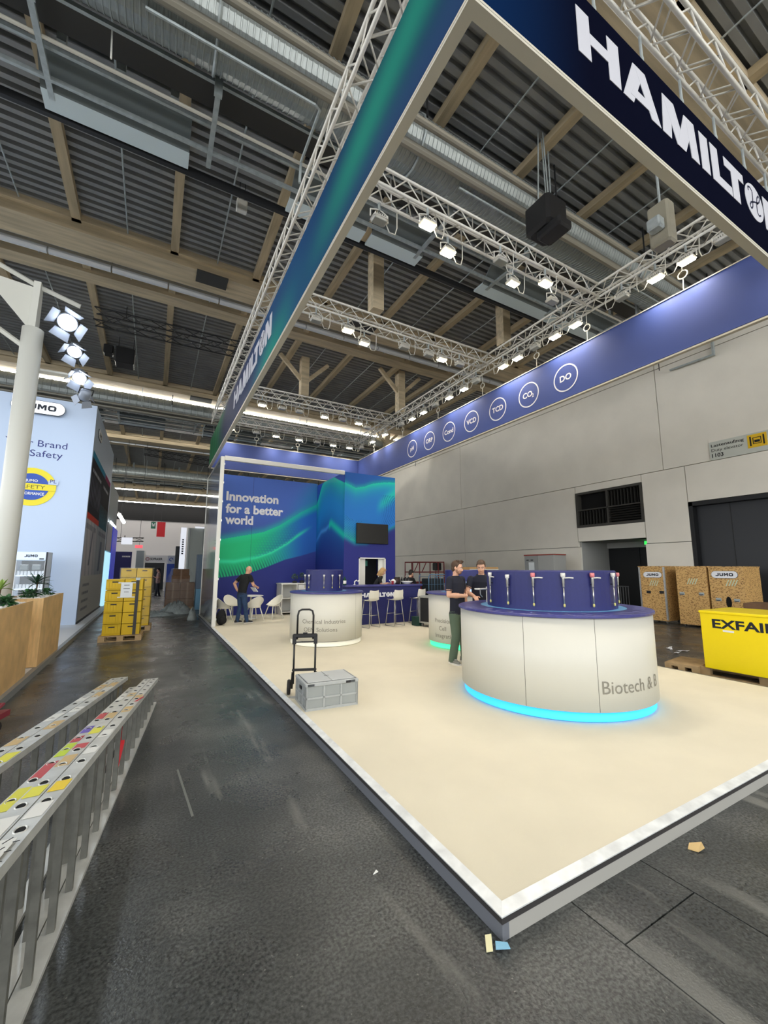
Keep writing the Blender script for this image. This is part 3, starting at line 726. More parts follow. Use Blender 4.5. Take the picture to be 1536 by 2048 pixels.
def side_art(a, b):   # a runs from the back (y=15.87) to the front (y=13.06)
    y = 15.87+(13.06-15.87)*a; z = PZ+(5.2-PZ)*b
    U = interp([(13.06, 4.8), (13.7, 5.05), (14.38, 5.33), (14.9, 5.28), (15.3, 5.12), (15.87, 4.42)], y)
    c = lerp(S(28, 36, 104), S(28, 62, 140), sm(1.5, 4.5, z))
    if z <= U:
        d = U-z; c = lerp(c, S(20, 178, 150), .95*math.exp(-d/.55)); c = lerp(c, S(24, 120, 190), .6*math.exp(-((d-1.1)/.7)**2))
    lo = interp([(13.06, 2.95), (14.3, 3.5), (14.8, 3.3), (15.3, 3.25), (15.87, 2.9)], y)
    if y < 14.5: c = lerp(c, S(22, 176, 150), .8*math.exp(-((z-lo)/.14)**2)); 
    else: c = lerp(c, S(70, 140, 210), .55*math.exp(-((z-lo)/.09)**2))
    st = .5+.5*math.sin(z*2*math.pi/.09+y*6)*math.sin(y*2*math.pi/.12); 
    if lo < z < U: c = lerp(c, S(20, 60, 130), .18*st)
    return c
def cabin_art(x, z):
    U = interp([(5.72, 4.82), (6.15, 4.66), (6.5, 4.74), (6.79, 4.87), (7.3, 4.98), (7.78, 5.02)], x)
    c = lerp(S(36, 40, 108), S(32, 104, 176), sm(2.4, 3.4, z)); 
    if z > U: c = lerp(S(34, 84, 156), S(24, 140, 150), .8*math.exp(-((z-U)/.1)**2))
    else: c = lerp(c, S(26, 186, 150), .9*math.exp(-(U-z)/.2))
    s = 4.05+(x-7.07)*.8
    if x > 6.9: c = lerp(c, S(28, 180, 158), .75*math.exp(-((z-s)/.22)**2)*sm(6.9, 7.4, x)*(z < U))
    lo = interp([(5.72, 2.93), (6.12, 2.73), (6.6, 2.75), (7.2, 3.1), (7.78, 3.42)], x)
    if z < lo: c = lerp(S(36, 40, 108), S(22, 130, 150), .8*math.exp(-((z-lo)/.1)**2))
    elif z < lo+.75:
        c = lerp(c, S(24, 170, 136), .7*math.exp(-(z-lo)/.3)*(1-sm(6.1, 6.9, x)))
        if x < 6.4: c = lerp(c, S(20, 60, 120), .5*(math.sin(x*2*math.pi/.1)*math.sin(z*2*math.pi/.085) > .35))
    if x > 7.1 and lo+.1 < z < 4.5:
        r = math.hypot((x-7.95), (z-4.0)*.8); c = lerp(c, S(24, 66, 130), .55*(math.sin(r*2*math.pi/.075) > .1)*sm(7.1, 7.4, x))
    return c
lift = lambda c: tuple(min(.85, v*1.35) for v in c)
MURAL = print_mat('mural_print', .5)
gw = thing('graphic_wall', 'blue wall mural with green wave and white slogan at the back', 'wall panel', (3.7, 15.9, PZ)); off = (3.7, 15.9, PZ)
MB().box(1.66, 15.88, PZ, 5.72, 15.98, 5.27).build('wall_core', NAVY(), gw, off=off)
print_panel('mural_panel', gw, (1.66, 15.87, PZ), (1.5, 0, 0), (0, 0, 5.27-PZ), 110, 230, lambda a, b: lift(back_art(a*1.5/4.06, b)), MURAL, off)
print_panel('mural_panel', gw, (3.168, 15.87, PZ), (2.552, 0, 0), (0, 0, 5.27-PZ), 190, 230, lambda a, b: lift(back_art((1.508+2.552*a)/4.06, b)), MURAL, off)
for s, z, w in (('Innovation', 4.31, 1.93), ('for a better', 3.85, 2.13), ('world', 3.44, 1.0)):
    text_mb(s, .31, plane3((2.2, 15.862, z), (1, 0, 0), (0, 0, 1)), bold=.035, width=w).build('slogan', WPR, gw, off=off)
cb = thing('stand_cabin', 'tall blue green printed cabin with serving doorway behind the bar', 'cabin', (6.75, 13.1, PZ)); off = (6.75, 13.1, PZ)
print_panel('mural_panel', cb, (5.72, 15.87, PZ), (0, -2.81, 0), (0, 0, 5.2-PZ), 130, 200, lambda a, b: lift(side_art(a, b)), MURAL, off)
def cpanel(x0, x1, z0, z1): print_panel('mural_panel', cb, (x0, 13.06, z0), (x1-x0, 0, 0), (0, 0, z1-z0), max(4, int((x1-x0)*62)), int((z1-z0)*44), lambda a, b: lift(cabin_art(x0+(x1-x0)*a, z0+(z1-z0)*b)), MURAL, off)
cpanel(5.72, 6.29, PZ, 5.2); cpanel(7.36, 7.78, PZ, 5.2); cpanel(6.29, 7.36, 2.19, 5.2)
m = MB().box(5.725, 13.065, PZ, 6.29, 13.14, 5.195); m.box(7.36, 13.065, PZ, 7.78, 13.14, 5.195); m.box(6.29, 13.065, 2.19, 7.36, 13.14, 5.195); m.box(5.725, 13.14, PZ, 5.8, 15.86, 5.195); m.box(7.70, 13.14, PZ, 7.78, 15.98, 5.195); m.box(5.8, 15.9, PZ, 7.7, 15.98, 5.195)
m.build('cabin_shell', NAVY(), cb, off=off)
m = MB().box(6.29, 13.03, PZ, 6.33, 13.16, 2.19); m.box(7.32, 13.03, PZ, 7.36, 13.16, 2.19); m.box(6.29, 13.03, 2.15, 7.36, 13.16, 2.19); m.build('door_frame', WHITE(), cb, off=off)
MB().box(6.33, 13.17, PZ, 6.6, 13.2, 2.15).build('inner_wall', WHITE(), cb, off=off)
MB().box(7.13, 13.17, PZ, 7.32, 13.2, 2.15).build('door_leaf', WHITE(), cb, off=off)
MB().box(6.4, 14.2, PZ, 7.6, 14.3, 2.6).build('dim_back', mat('dim_store', S(40, 42, 46), .8), cb, off=off)  # dark panel, the gloom inside the cabin is put into its colour
MB().box(6.72, 13.9, 1.9, 7.06, 13.94, 2.1).build('inner_sign', mat('teal_card', S(90, 170, 150), .6), cb, off=off)
MB().box(6.62, 13.8, PZ, 6.78, 13.95, 1.55).build('inner_locker', mat('teal_locker', S(60, 120, 130), .6), cb, off=off)
tv = thing('television', 'black flat screen on the cabin wall above the bar', 'screen', (6.8, 13.0, 3.04)); off = (6.8, 13.0, 3.04)
MB().bevbox(6.16, 12.98, 2.68, 7.44, 13.03, 3.4, .01).build('casing', BLACK(), tv, off=off)
MB().box(6.18, 12.974, 2.71, 7.42, 12.979, 3.385).build('screen', mat('screen_black', S(8, 8, 10), .12), tv, off=off)
MB().box(6.6, 13.03, 2.9, 7.0, 13.06, 3.2).build('wall_bracket', DARK, tv, off=off)
gs = thing('glass_screen', 'tall glass screen in white posts closing the left side of the seating area', 'glass screen', (1.64, 13.06, PZ)); off = (1.64, 13.06, PZ)
GL = mat('tinted_glass', (.78, .82, .82), .06, trans=.9, ior=1.45)
MB().box(1.615, 13.2, PZ+.03, 1.625, 14.9, 5.15).build('pane', GL, gs, off=off); MB().box(1.615, 14.92, PZ+.03, 1.625, 16.6, 5.15).build('pane', GL, gs, off=off)
WP = WHITE()
MB().bevbox(1.6, 13.06, PZ, 1.71, 13.16, 5.21, .01).build('post', WP, gs, off=off)
MB().bevbox(1.6, 16.6, PZ, 1.68, 16.68, 5.21, .01).build('post', WP, gs, off=off)
MB().box(1.6, 13.16, 5.15, 1.64, 16.6, 5.21).build('rail', ALU(), gs, off=off); MB().box(1.6, 13.16, PZ, 1.64, 16.6, PZ+.03).build('rail', ALU(), gs, off=off)
for i in range(9): MB().box(1.625, 14.895, .3+i*.58, 1.645, 14.925, .36+i*.58).build('clip', ALU(), gs, off=off)
for i in range(9): MB().box(1.7, 13.05, .3+i*.58, 1.722, 13.09, .36+i*.58).build('clip', ALU(), gs, off=off)
bm_ = MB().bevbox(1.71, 13.06, 5.1, 5.72, 13.16, 5.24, .01).build('header_beam', WP); tag(bm_, 'white header beam spanning from the glass screen to the cabin', 'beam')

# ================================================================ counters and furniture
def ring3(c, Rr, a_mid, z):   # wraps text around a cylinder: x runs along the arc to the right seen from outside
    return lambda x, y, d=0: (c[0]+(Rr+d)*math.cos(a_mid+x/Rr), c[1]+(Rr+d)*math.sin(a_mid+x/Rr), z+y)
GREYTXT = mat('grey_print', S(128, 124, 112), .6)
PALEB = mat('pale_blue_ring', S(110, 170, 215), .4)
def counter(c, Rb, Rp, Rt, zt, dc, dr, label, led, led_e, seams, text, text_w=1.0):
    t = thing('round_counter', label, 'counter', (c[0], c[1], PZ)); off = (c[0], c[1], PZ)
    lm = mat('led_'+'_'.join(str(int(v*99)) for v in led), led, .5, emit=led, es=led_e)
    m = MB().lathe([(Rp-.10, PZ), (Rp-.10, PZ+.02)], 64, c); 
    MB().lathe([(Rp, PZ+.012), (Rp, PZ+.105), (Rp-.02, PZ+.105), (Rp-.02, PZ+.012)], 72, c, cap=False).build('plinth', lm, t, True, off)
    MB().lathe([(Rp-.04, PZ), (Rp-.04, PZ+.13)], 64, c).build('base', mat('base_dark', S(60, 66, 72), .6), t, off=off)
    for (a0, a1) in seams:
        g = .0022/Rb
        MB().lathe([(Rb-.02, PZ+.115), (Rb, PZ+.118), (Rb, zt), (Rb-.02, zt)], max(8, int((a1-a0)*16)), c, a0+g, a1-g).build('body_panel', CREAM(), t, True, off)
    MB().lathe([(Rb-.03, PZ+.125), (Rb-.025, zt-.002)], 64, c).build('carcass', mat('carcass_grey', S(90, 88, 82), .7), t, off=off)
    MB().lathe([(Rt-.012, zt), (Rt, zt+.008), (Rt, zt+.03), (Rt-.01, zt+.038)], 72, c).build('tabletop', mat('navy_top', S(62, 62, 124), .3, var=.1, vs=20), t, False, off)
    MB().lathe([(dr, zt+.04), (dr, zt+.52), (dr-.015, zt+.535)], 64, dc).build('drum', NAVY(), t, False, off)
    m = MB(); n = 64
    vs = [(dc[0]+r*math.cos(2*math.pi*k/n), dc[1]+r*math.sin(2*math.pi*k/n), zt+.0395) for r in (dr+.1, dr-.01) for k in range(n)]
    m.add(vs, [(k, (k+1) % n, n+(k+1) % n, n+k) for k in range(n)]); m.build('ring_inlay', PALEB, t, off=off)
    q = MB()
    for s, ang, z, h in text: text_mb(s, h, ring3(c, Rb+.003, ang, z), 'L', bold=.0, mb=q)
    if text: q.build('lettering', GREYTXT, t, off=off)
    return t
BC, BD = (4.95, 4.05), (5.0, 4.08)
big = counter(BC, 1.235, 1.2, 1.262, 1.24, BD, .86, 'large white round counter with blue glowing base and navy drum in the foreground', S(50, 166, 232), 1.25,
        [(R(-118.7), R(-40)), (R(-154.6), R(-118.7)), (R(-232), R(-154.6)), (R(-40), R(60)), (R(60), R(128))], [('Biotech & B', R(-116.8), .435, .135)])
# printed line art on its tabletop
m = MB()
for k in range(26):
    a = R(-215+k*10.5); r0, r1 = 1.02+.1*(k % 3)/2, 1.1+.1*(k % 3)/2+.05
    q = [(r0, a), (r1, a+.02), (r1, a+.05)]
    for (ra, aa), (rb_, ab) in zip(q, q[1:]):
        p0 = (BC[0]+ra*math.cos(aa), BC[1]+ra*math.sin(aa), 1.2785); p1 = (BC[0]+rb_*math.cos(ab), BC[1]+rb_*math.sin(ab), 1.2785)
        m.bar(p0, p1, .012, .001)
m.build('printed_lines', mat('line_print', S(150, 150, 190), .5), big, off=(BC[0], BC[1], PZ))
c1 = counter((3.65, 9.3), .835, .81, .86, 1.24, (3.6, 9.35), .435, 'white round counter lettered Chemical Industries in the middle of the stand', S(236, 232, 214), .25,
        [(R(-60), R(60)), (R(-180), R(-60)), (R(60), R(180))], [('Chemical Industries', R(-149), .62, .085), ('OEM Solutions', R(-146), .45, .085)])
c2 = counter((6.22, 7.4), .80, .77, .85, 1.24, (6.35, 7.5), .46, 'white round counter with green glowing base behind the standing man', S(64, 212, 150), 1.4,
        [(R(-90), R(60)), (R(-230), R(-90)), (R(60), R(130))], [('Precision', R(-181), .66, .085), ('Cell', R(-172), .5, .085), ('Integration', R(-180), .35, .085)])

# sensor probes on the drums
STN = mat('stainless', S(190, 188, 180), .28, .8); PCAP = mat('white_cap', S(226, 222, 212), .4); RCAP = mat('pink_cap', S(222, 130, 130), .4)
TIP = mat('yellow_tip', S(205, 195, 120), .4)
def probe(c, rr, deg, z0, z1, label, group, cap='white', arm=True, s=1.0):
    a = R(deg); x, y = c[0]+(rr+.03)*math.cos(a), c[1]+(rr+.03)*math.sin(a)
    t = thing('sensor_probe', label, 'sensor', (x, y, z0), a, group); h = z1-z0
    MB().tube([(0, 0, .03), (0, 0, h*.6)], .009*s, 8).build('shaft', STN, t, True)
    MB().lathe([(.009*s, h*.56), (.014*s, h*.6), (.014*s, h*.68), (.017*s, h*.7), (.017*s, h*.84), (.02*s, h*.88)], 10).build('body', STN, t, True)
    MB().lathe([(.018*s, h*.86), (.028*s, h*.9), (.028*s, h*.99), (.024*s, h)], 10).build('cap', RCAP if cap == 'pink' else PCAP, t, True)
    MB().lathe([(.006*s, 0), (.013*s, .01), (.013*s, .03), (.009*s, .04)], 10).build('tip', TIP, t, True)
    if arm: MB().tube([(0, 0, h*.85), (.0, .07, h*.86), (0, .12, h*.85)], .008, 6).build('connector', PCAP, t)
    MB().box(-.035, -.012, h*.64, 0, .012, h*.67).build('clip', BLACK(), t)
G_ = 'sensor probes on the drum of the large counter'
for i, (d, cp, arm) in enumerate([(-197, 'white', 0), (160.4-360, 'white', 1), (-175.3, 'white', 0), (-152.5, 'pink', 1), (-129.7, 'white', 1), (-106, 'pink', 1), (-80.8, 'white', 0), (-40, 'pink', 0), (-47, 'pink', 0)]):
    if i == 0: continue
    probe(BD, .86, d, 1.33, 1.745 if i != 2 else 1.72, f'steel sensor probe on the large drum, {NTH[i-1]} from the left'+(', pink capped' if cp == 'pink' else ''), G_, cp, arm)
for i, d in enumerate((-168, -118, -98, -72, -50)):
    probe((3.6, 9.35), .435, [-160, -112, -88, -62, -185][i], 1.35, 1.66, f'slim silver probe on the small navy drum, {["second", "third", "fourth", "fifth", "first"][i]} from the left', 'sensor probes on the small drum', 'white', False, .8)
# laptop and tablet bracket beside the second man
lp = thing('laptop', 'open laptop with pale blue screen on the counter behind the men', 'laptop', (6.02, 6.84, 1.279), R(-38))
MB().bevbox(-.16, -.12, 0, .16, .11, .018, .004).build('base', BLACK(), lp)
sc = MB().loft([[(-.16, .11+d, .02), (.16, .11+d, .02), (.16, .16+d, .25), (-.16, .16+d, .25)] for d in (0, .008)]).build('lid', mat('laptop_lid', S(60, 62, 66), .4), lp)
MB().loft([[(-.148, .108+d, .03), (.148, .108+d, .03), (.148, .156+d, .24), (-.148, .156+d, .24)] for d in (-.004, 0)]).build('screen', mat('screen_blue', S(150, 185, 240), .3, emit=S(150, 185, 245), es=.9), lp)
MB().box(-.14, -.05, .018, .14, .08, .02).build('keyboard', mat('keys', S(60, 64, 70), .6), lp)
tb = thing('tablet_holder', 'white swing arm tray fixed at the left of the large drum', 'bracket', (4.6, 4.92, 1.278), R(180))
MB().tube([(0, .0, 0), (0, 0, .24)], .012, 8).build('pole', STN, tb); MB().bevbox(-.02, -.02, .2, .24, .1, .22, .006).build('tray', WHITE(), tb)
MB().tube([(.18, .05, .2), (.18, .05, .13), (.14, .05, .09)], .008, 6).build('hook', STN, tb)

# bar
ba = thing('bar_counter', 'navy bar counter with white wordmark under the television', 'bar', (6.4, 11.65, PZ)); off = (6.4, 11.65, PZ)
MB().bevbox(5.05, 11.38, PZ, 7.74, 11.95, 1.25, .006).build('front', NAVY(), ba, off=off)
MB().bevbox(5.0, 11.3, 1.25, 7.78, 12.0, 1.3, .008).build('worktop', mat('navy_top'), ba, off=off)
MB().box(5.07, 11.4, PZ-.0, 7.72, 11.42, PZ+.06).build('kick_board', DARK, ba, off=off)
hamilton(ba, plane3((5.55, 11.375, .935), (1, 0, 0), (0, 0, 1), (0, -1, 0)), .287, .13, WPR, NPR, off)
def small(name, label, cat, loc, parts, group=None):
    t = thing(name, label, cat, loc, 0, group)
    for n, mb, m in parts: mb.build(n, m, t, True)
    return t
CER = mat('white_ceramic', S(235, 232, 225), .25)
small('serving_bowl', 'shallow white bowl at the right end of the bar', 'bowl', (7.42, 11.7, 1.3), [('bowl', MB().lathe([(.09, 0), (.1, .012), (.17, .06), (.2, .09), (.19, .09), (.1, .025)], 24), CER), ('foot', MB().lathe([(.08, 0), (.08, .01)], 20), CER)])
small('paper_cup', 'red paper cup on the bar', 'cup', (6.82, 11.62, 1.3), [('cup', MB().lathe([(.035, 0), (.045, .11), (.047, .11)], 16), mat('red_paper', S(215, 70, 75), .5)), ('lid', MB().lathe([(.048, .11), (.045, .125), (.03, .13)], 16), CER)])
small('white_teapot', 'white rounded teapot behind the red cup on the bar', 'pot', (6.95, 11.8, 1.3), [('body', MB().lathe([(.05, 0), (.09, .04), (.095, .09), (.06, .14), (.02, .16)], 18), CER), ('spout', MB().tube([(-.08, 0, .08), (-.13, 0, .11), (-.15, 0, .14)], .014, 8), CER)])
small('coffee_tin', 'dark brown tin standing on the bar beside the bowl', 'tin', (7.12, 11.85, 1.3), [('tin', MB().bevbox(-.08, -.07, 0, .08, .07, .2, .01), mat('brown_tin', S(52, 36, 32), .5)), ('lid', MB().bevbox(-.082, -.072, .2, .082, .072, .22, .005), BLACK())])
small('drain_tap', 'bright curved white tap at the left end of the bar top', 'tap', (5.5, 11.7, 1.3), [('tap', MB().tube([(0, 0, 0), (0, 0, .1), (.06, 0, .14), (.12, 0, .1), (.16, 0, .14)], .02, 8), CER), ('foot', MB().lathe([(.04, 0), (.04, .015)], 14), CER)])
for i, (x, y) in enumerate(((7.25, 11.92), (7.36, 11.93), (7.5, 11.9), (7.62, 11.92))):
    small('bottle', 'dark glass bottle in the row at the back of the bar', 'bottle', (x, y, 1.3), [('glass', MB().lathe([(.03, 0), (.035, .02), (.035, .14), (.013, .19), (.013, .24)], 12), mat('dark_glass', S(22, 22, 26), .15)), ('cap', MB().lathe([(.015, .24), (.015, .26)], 10), CER)], 'bottles on the bar')
small('pump_bottle', 'small dark green bottle with white label at the left bar end', 'bottle', (5.12, 11.6, 1.3), [('glass', MB().lathe([(.05, 0), (.055, .03), (.055, .17), (.02, .22), (.02, .26)], 14), mat('green_glass', S(28, 66, 52), .2)), ('label', MB().lathe([(.056, .05), (.056, .14)], 14, a0=R(200), a1=R(320), cap=False), CER)])

# bar stools
def stool(loc, rz, label):
    t = thing('bar_stool', label, 'stool', loc, rz, 'white bar stools at the bar')
    WS = mat('white_shell', S(236, 232, 218), .4)
    rows = []   # seat and back: a bent sheet, back at +y
    prof = [(-.2, .76, .17), (-.14, .765, .185), (0, .75, .19), (.12, .755, .19), (.17, .78, .19), (.19, .85, .185), (.205, .95, .18), (.215, 1.03, .165), (.217, 1.04, .15)]
    for y, z, w in prof: rows.append([(w*u, y+.03*u*u*(-1 if z > .8 else 0), z+.02*u*u) for u in (-1, -.6, -.2, .2, .6, 1)])
    m = MB(); n = 6
    vs = sum(rows, []); vs2 = [(x, y-.012 if z > .8 else y, z-.012) for x, y, z in vs]
    m.add(vs, [(r*n+i, r*n+i+1, (r+1)*n+i+1, (r+1)*n+i) for r in range(len(rows)-1) for i in range(n-1)])
    m.add(vs2, [(r*n+i, (r+1)*n+i, (r+1)*n+i+1, r*n+i+1) for r in range(len(rows)-1) for i in range(n-1)])
    m.build('seat_shell', WS, t, True)
    for sx in (-1, 1):
        for sy in (-1, 1): MB().tube([(sx*.13, sy*.13, .75), (sx*.2, sy*.2, .012)], .011, 8).build('leg', STN, t, True)
        MB().tube([(sx*.2, -.2, .012), (sx*.2, .2, .012)], .011, 8).build('runner', STN, t, True)
    MB().tube([(-.172, -.172, .35), (.172, -.172, .35)], .009, 8).build('footrest', STN, t, True)
    MB().tube([(-.172, .172, .35), (.172, .172, .35)], .009, 8).build('footrest', STN, t, True)
    return t
s0 = stool((5.6, 10.82, PZ), R(192), 'white bar stool nearest the small round counter')
dup(s0, (6.42, 10.8, PZ), R(190), 'white bar stool in the middle of the row at the bar')
dup(s0, (7.34, 10.95, PZ), R(196), 'white bar stool at the right end of the bar beside the flight case')

# flight case
fc = thing('flight_case', 'black flight case with aluminium edges on wheels by the bar', 'case', (7.3, 10.1, PZ), R(10))
MB().box(-.25, -.28, .13, .25, .28, .85).build('body', BLACK(), fc)
m = MB()
for x in (-.25, .25):
    for y in (-.28, .28): m.box(x-.02, y-.02, .13, x+.02, y+.02, .87)
for z in (.12, .85):
    for y in (-.28, .28): m.box(-.27, y-.02, z-.02, .27, y+.02, z+.025)
    for x in (-.25, .25): m.box(x-.02, -.28, z-.02, x+.02, .28, z+.025)
m.build('edge_frame', ALU(), fc)
MB().bevbox(-.24, -.27, .87, .24, .27, .89, .01).build('lid', ALU(), fc)
MB().box(-.12, -.302, .45, .02, -.298, .62).build('label', mat('paper', S(225, 230, 232), .7), fc)
MB().tube([(.14, -.3, .2), (.14, -.33, .24), (.2, -.33, .24), (.2, -.3, .2)], .012, 6).build('latch', STN, fc)
wm = MB().lathe([(.045, -.018), (.05, -.01), (.05, .01), (.045, .018)], 14).mesh('wheel', mat('castor_grey', S(120, 120, 118), .5))
for x in (-.2, .2):
    for y in (-.22, .22):
        b = MB().box(x-.035, y-.035, .09, x+.035, y+.035, .12).build('castor', DARK, fc); link('wheel', wm, b, (x, y, .05), (R(90), 0, R(20)))
gb = thing('green_crate', 'small dark green box on the carpet behind the flight case', 'box', (7.02, 10.5, PZ))
MB().bevbox(-.12, -.14, 0, .12, .14, .24, .01).build('body', mat('dark_green', S(24, 58, 50), .6), gb); MB().bevbox(-.125, -.145, .24, .125, .145, .26, .005).build('lid', mat('dark_green'), gb)

# seating group
def chair(loc, rz, label):
    t = thing('shell_chair', label, 'chair', loc, rz, 'white shell chairs round the table')
    m = MB(); rows = []; nU = 17
    for j in range(9):
        v = j/8
        row = []
        for i in range(nU):
            u = -1+2*i/(nU-1); th = R(90)+u*R(128)     # open at the front (-y)
            top = .44+.36*max(0, math.cos(u*R(100)))**.6 if abs(u) < .9 else .46
            top = .45+.33*(.5+.5*math.cos(u*math.pi*.95))
            rr = .19+.10*v
            z = .43+(top-.43)*v**.8
            row.append((rr*math.cos(th)*1.02, rr*math.sin(th)*.95, z))
        rows.append(row)
    vs = sum(rows, []); n = nU
    m.add(vs, [(r*n+i, r*n+i+1, (r+1)*n+i+1, (r+1)*n+i) for r in range(8) for i in range(n-1)])
    inn = [(x*.95, y*.95, z+.004) for x, y, z in vs]
    m.add(inn, [(r*n+i, (r+1)*n+i, (r+1)*n+i+1, r*n+i+1) for r in range(8) for i in range(n-1)])
    rim = vs[-n:]+inn[-n:]; m.add(rim, [(i, i+1, n+i+1, n+i) for i in range(n-1)])
    m.build('backrest_shell', mat('white_shell', S(236, 232, 218), .4), t, True)
    MB().lathe([(.17, .415), (.2, .425), (.21, .44), (.2, .452), (.1, .445)], 22).build('seat', mat('white_shell'), t, True)
    for sx in (-1, 1):
        for sy in (-1, 1): MB().tube([(sx*.13, sy*.13, .42), (sx*.24, sy*.23, .0)], [.018, .013], 8).build('leg', mat('white_shell'), t, True)
    return t
ch = chair((2.98, 13.98, PZ), R(200), 'white shell chair seen from behind, in front of the table')
dup(ch, (3.70, 14.28, PZ), R(-70), 'white shell chair at the right side of the table')
dup(ch, (2.05, 14.1, PZ), R(105), 'white shell chair half hidden by the glass screen post')
dup(ch, (2.45, 14.95, PZ), R(30), 'white shell chair behind the table by the blue wall')
tbl = thing('round_table', 'small round white table between the shell chairs', 'table', (3.0, 14.62, PZ))
MB().lathe([(.38, .745), (.4, .75), (.4, .765), (.395, .77)], 36).build('tabletop', WHITE(), tbl)
MB().tube([(0, 0, .02), (0, 0, .745)], .035, 12).build('stem', WHITE(), tbl, True); MB().lathe([(.24, 0), (.24, .012), (.05, .03)], 28).build('foot', WHITE(), tbl, True)
cbn = thing('sideboard', 'white open sideboard against the blue wall with plants on top', 'cabinet', (4.75, 15.5, PZ)); off = (4.75, 15.5, PZ)
m = MB().box(4.18, 15.15, PZ, 4.22, 15.84, 1.22); m.box(5.3, 15.15, PZ, 5.34, 15.84, 1.22); m.box(4.75, 15.15, PZ, 4.78, 15.84, 1.22); m.build('side_panel', WHITE(), cbn, off=off)
MB().box(4.16, 15.12, 1.22, 5.36, 15.86, 1.26).build('worktop', WHITE(), cbn, off=off)
MB().box(4.22, 15.8, PZ, 5.3, 15.84, 1.22).build('back_panel', mat('shade_white', S(210, 210, 205), .5), cbn, off=off)
for z in (.2, .7): MB().box(4.22, 15.17, z, 5.3, 15.8, z+.025).build('shelf', WHITE(), cbn, off=off)
MB().box(4.8, 15.13, .8, 5.32, 15.15, 1.2).build('door', WHITE(), cbn, off=off)
LEAFG = mat('dull_green_leaf', S(86, 112, 84), .6, var=.25, vs=30)
def bush(name, label, loc, r, h, pot):
    t = thing(name, label, 'plant', loc)
    MB().bevbox(-.07, -.07, 0, .07, .07, pot, .008).build('pot', BLACK(), t)
    m = MB(); rnd = random.Random(hash(name) % 99+int(loc[0]*10))
    for k in range(130):
        a = rnd.uniform(0, 6.28); b = rnd.uniform(-.6, 1.4); rr = r*rnd.uniform(.6, 1)
        p = Vector((rr*math.cos(a)*math.cos(b), rr*math.sin(a)*math.cos(b), pot+h*.5+rr*math.sin(b)))
        d = Vector((rnd.uniform(-1, 1), rnd.uniform(-1, 1), rnd.uniform(-.3, 1))).normalized()*.05; s = d.cross(Vector((0, .3, 1))).normalized()*.018
        m.add([p, p+d*.5+s, p+d, p+d*.5-s], [(0, 1, 2, 3)])
    f = m.build('foliage', LEAFG, t); f['kind'] = 'stuff'
    MB().tube([(0, 0, pot), (0, 0, pot+h*.5)], .01, 6).build('stem', mat('brown_stem', S(80, 62, 44), .8), t)
bush('potted_plant', 'small round green plant in a dark pot on the sideboard, left of two', (4.72, 15.35, 1.26), .12, .26, .08)
bush('potted_plant', 'pale green plant on the sideboard beside the small navy drum', (5.0, 15.35, 1.26), .13, .3, .1)
bp = thing('backpack', 'black backpack leaning at the foot of the glass screen', 'bag', (1.9, 13.4, PZ), R(15))
m = MB(); m.ell((0, 0, .22), (.15, .11, .23), 16, 10); m.build('body', mat('black_cloth', S(22, 22, 24), .85), bp, True)
m = MB(); m.ell((.02, -.1, .15), (.11, .06, .12), 14, 8); m.build('front_pocket', mat('black_cloth'), bp, True)
MB().tube([(.04, .08, .4), (.12, .12, .42), (.17, .1, .25), (.15, .05, .1)], .014, 6).build('strap', mat('black_cloth'), bp)
MB().tube([(-.04, 0, .43), (0, 0, .47), (.04, 0, .43)], .01, 6).build('grab_loop', mat('black_cloth'), bp)

# grey folding crate and trolley near the platform edge
GP = mat('grey_crate', S(164, 167, 166), .5, var=.05, vs=20); GP2 = mat('grey_crate_panel', S(146, 150, 148), .55)
kr = thing('storage_crate', 'grey lidded folding plastic crate standing on the carpet', 'crate', (2.03, 5.13, PZ), R(-4))
Lx, Ly, Hh = .33, .26, .3
MB().box(-Lx+.012, -Ly+.012, .01, Lx-.012, Ly-.012, Hh-.02).build('body', GP2, kr)
m = MB().box(-Lx, -Ly, 0, Lx, Ly, .03); m.box(-Lx, -Ly, .13, Lx, -Ly+.012, .15); m.box(-Lx, -Ly, .13, -Lx+.012, Ly, .15)
for x in (-Lx, -.115, .1, Lx-.02): m.box(x, -Ly, .02, x+.02, -Ly+.014, Hh)
for y in (-Ly, -.1, .08, Ly-.02): m.box(-Lx, y, .02, -Lx+.014, y+.02, Hh); m.box(Lx-.014, y, .02, Lx, y+.02, Hh)
m.box(-Lx, Ly-.014, .02, Lx, Ly, Hh); m.build('ribs', GP, kr)
MB().bevbox(-Lx-.006, -Ly-.006, Hh-.03, Lx+.006, Ly+.006, Hh+.012, .008).build('rim', GP, kr)
for x0, x1 in ((-Lx+.03, -.003), (.003, Lx-.03)): MB().bevbox(x0, -Ly+.03, Hh+.012, x1, Ly-.03, Hh+.02, .004).build('lid', mat('grey_lid', S(182, 185, 184), .5), kr)
m = MB()
for a in ((-Lx+.02, -Ly+.022, Lx-.02, -Ly+.028), (-Lx+.02, Ly-.028, Lx-.02, Ly-.022), (-Lx+.02, -Ly+.022, -Lx+.026, Ly-.022), (Lx-.026, -Ly+.022, Lx-.02, Ly-.022)): m.box(a[0], a[1], Hh+.011, a[2], a[3], Hh+.0135)
m.build('lid_groove', mat('groove_dark', S(70, 72, 72), .7), kr)
for x in (-.27, .25): MB().box(x-.04, -Ly-.008, Hh-.022, x+.04, -Ly-.004, Hh+.004).build('clip', mat('dark_clip', S(62, 66, 68), .5), kr)
MB().box(.17, -Ly-.009, Hh-.026, .23, -Ly-.004, Hh+.002).build('label', BLACK(), kr)
MB().box(-.03, -.004, Hh+.0195, .03, .004, Hh+.0215).build('lid_slot', BLACK(), kr)
MB().box(-Lx-.003, -.05, .2, -Lx+.002, .05, .235).build('hand_slot', BLACK(), kr)
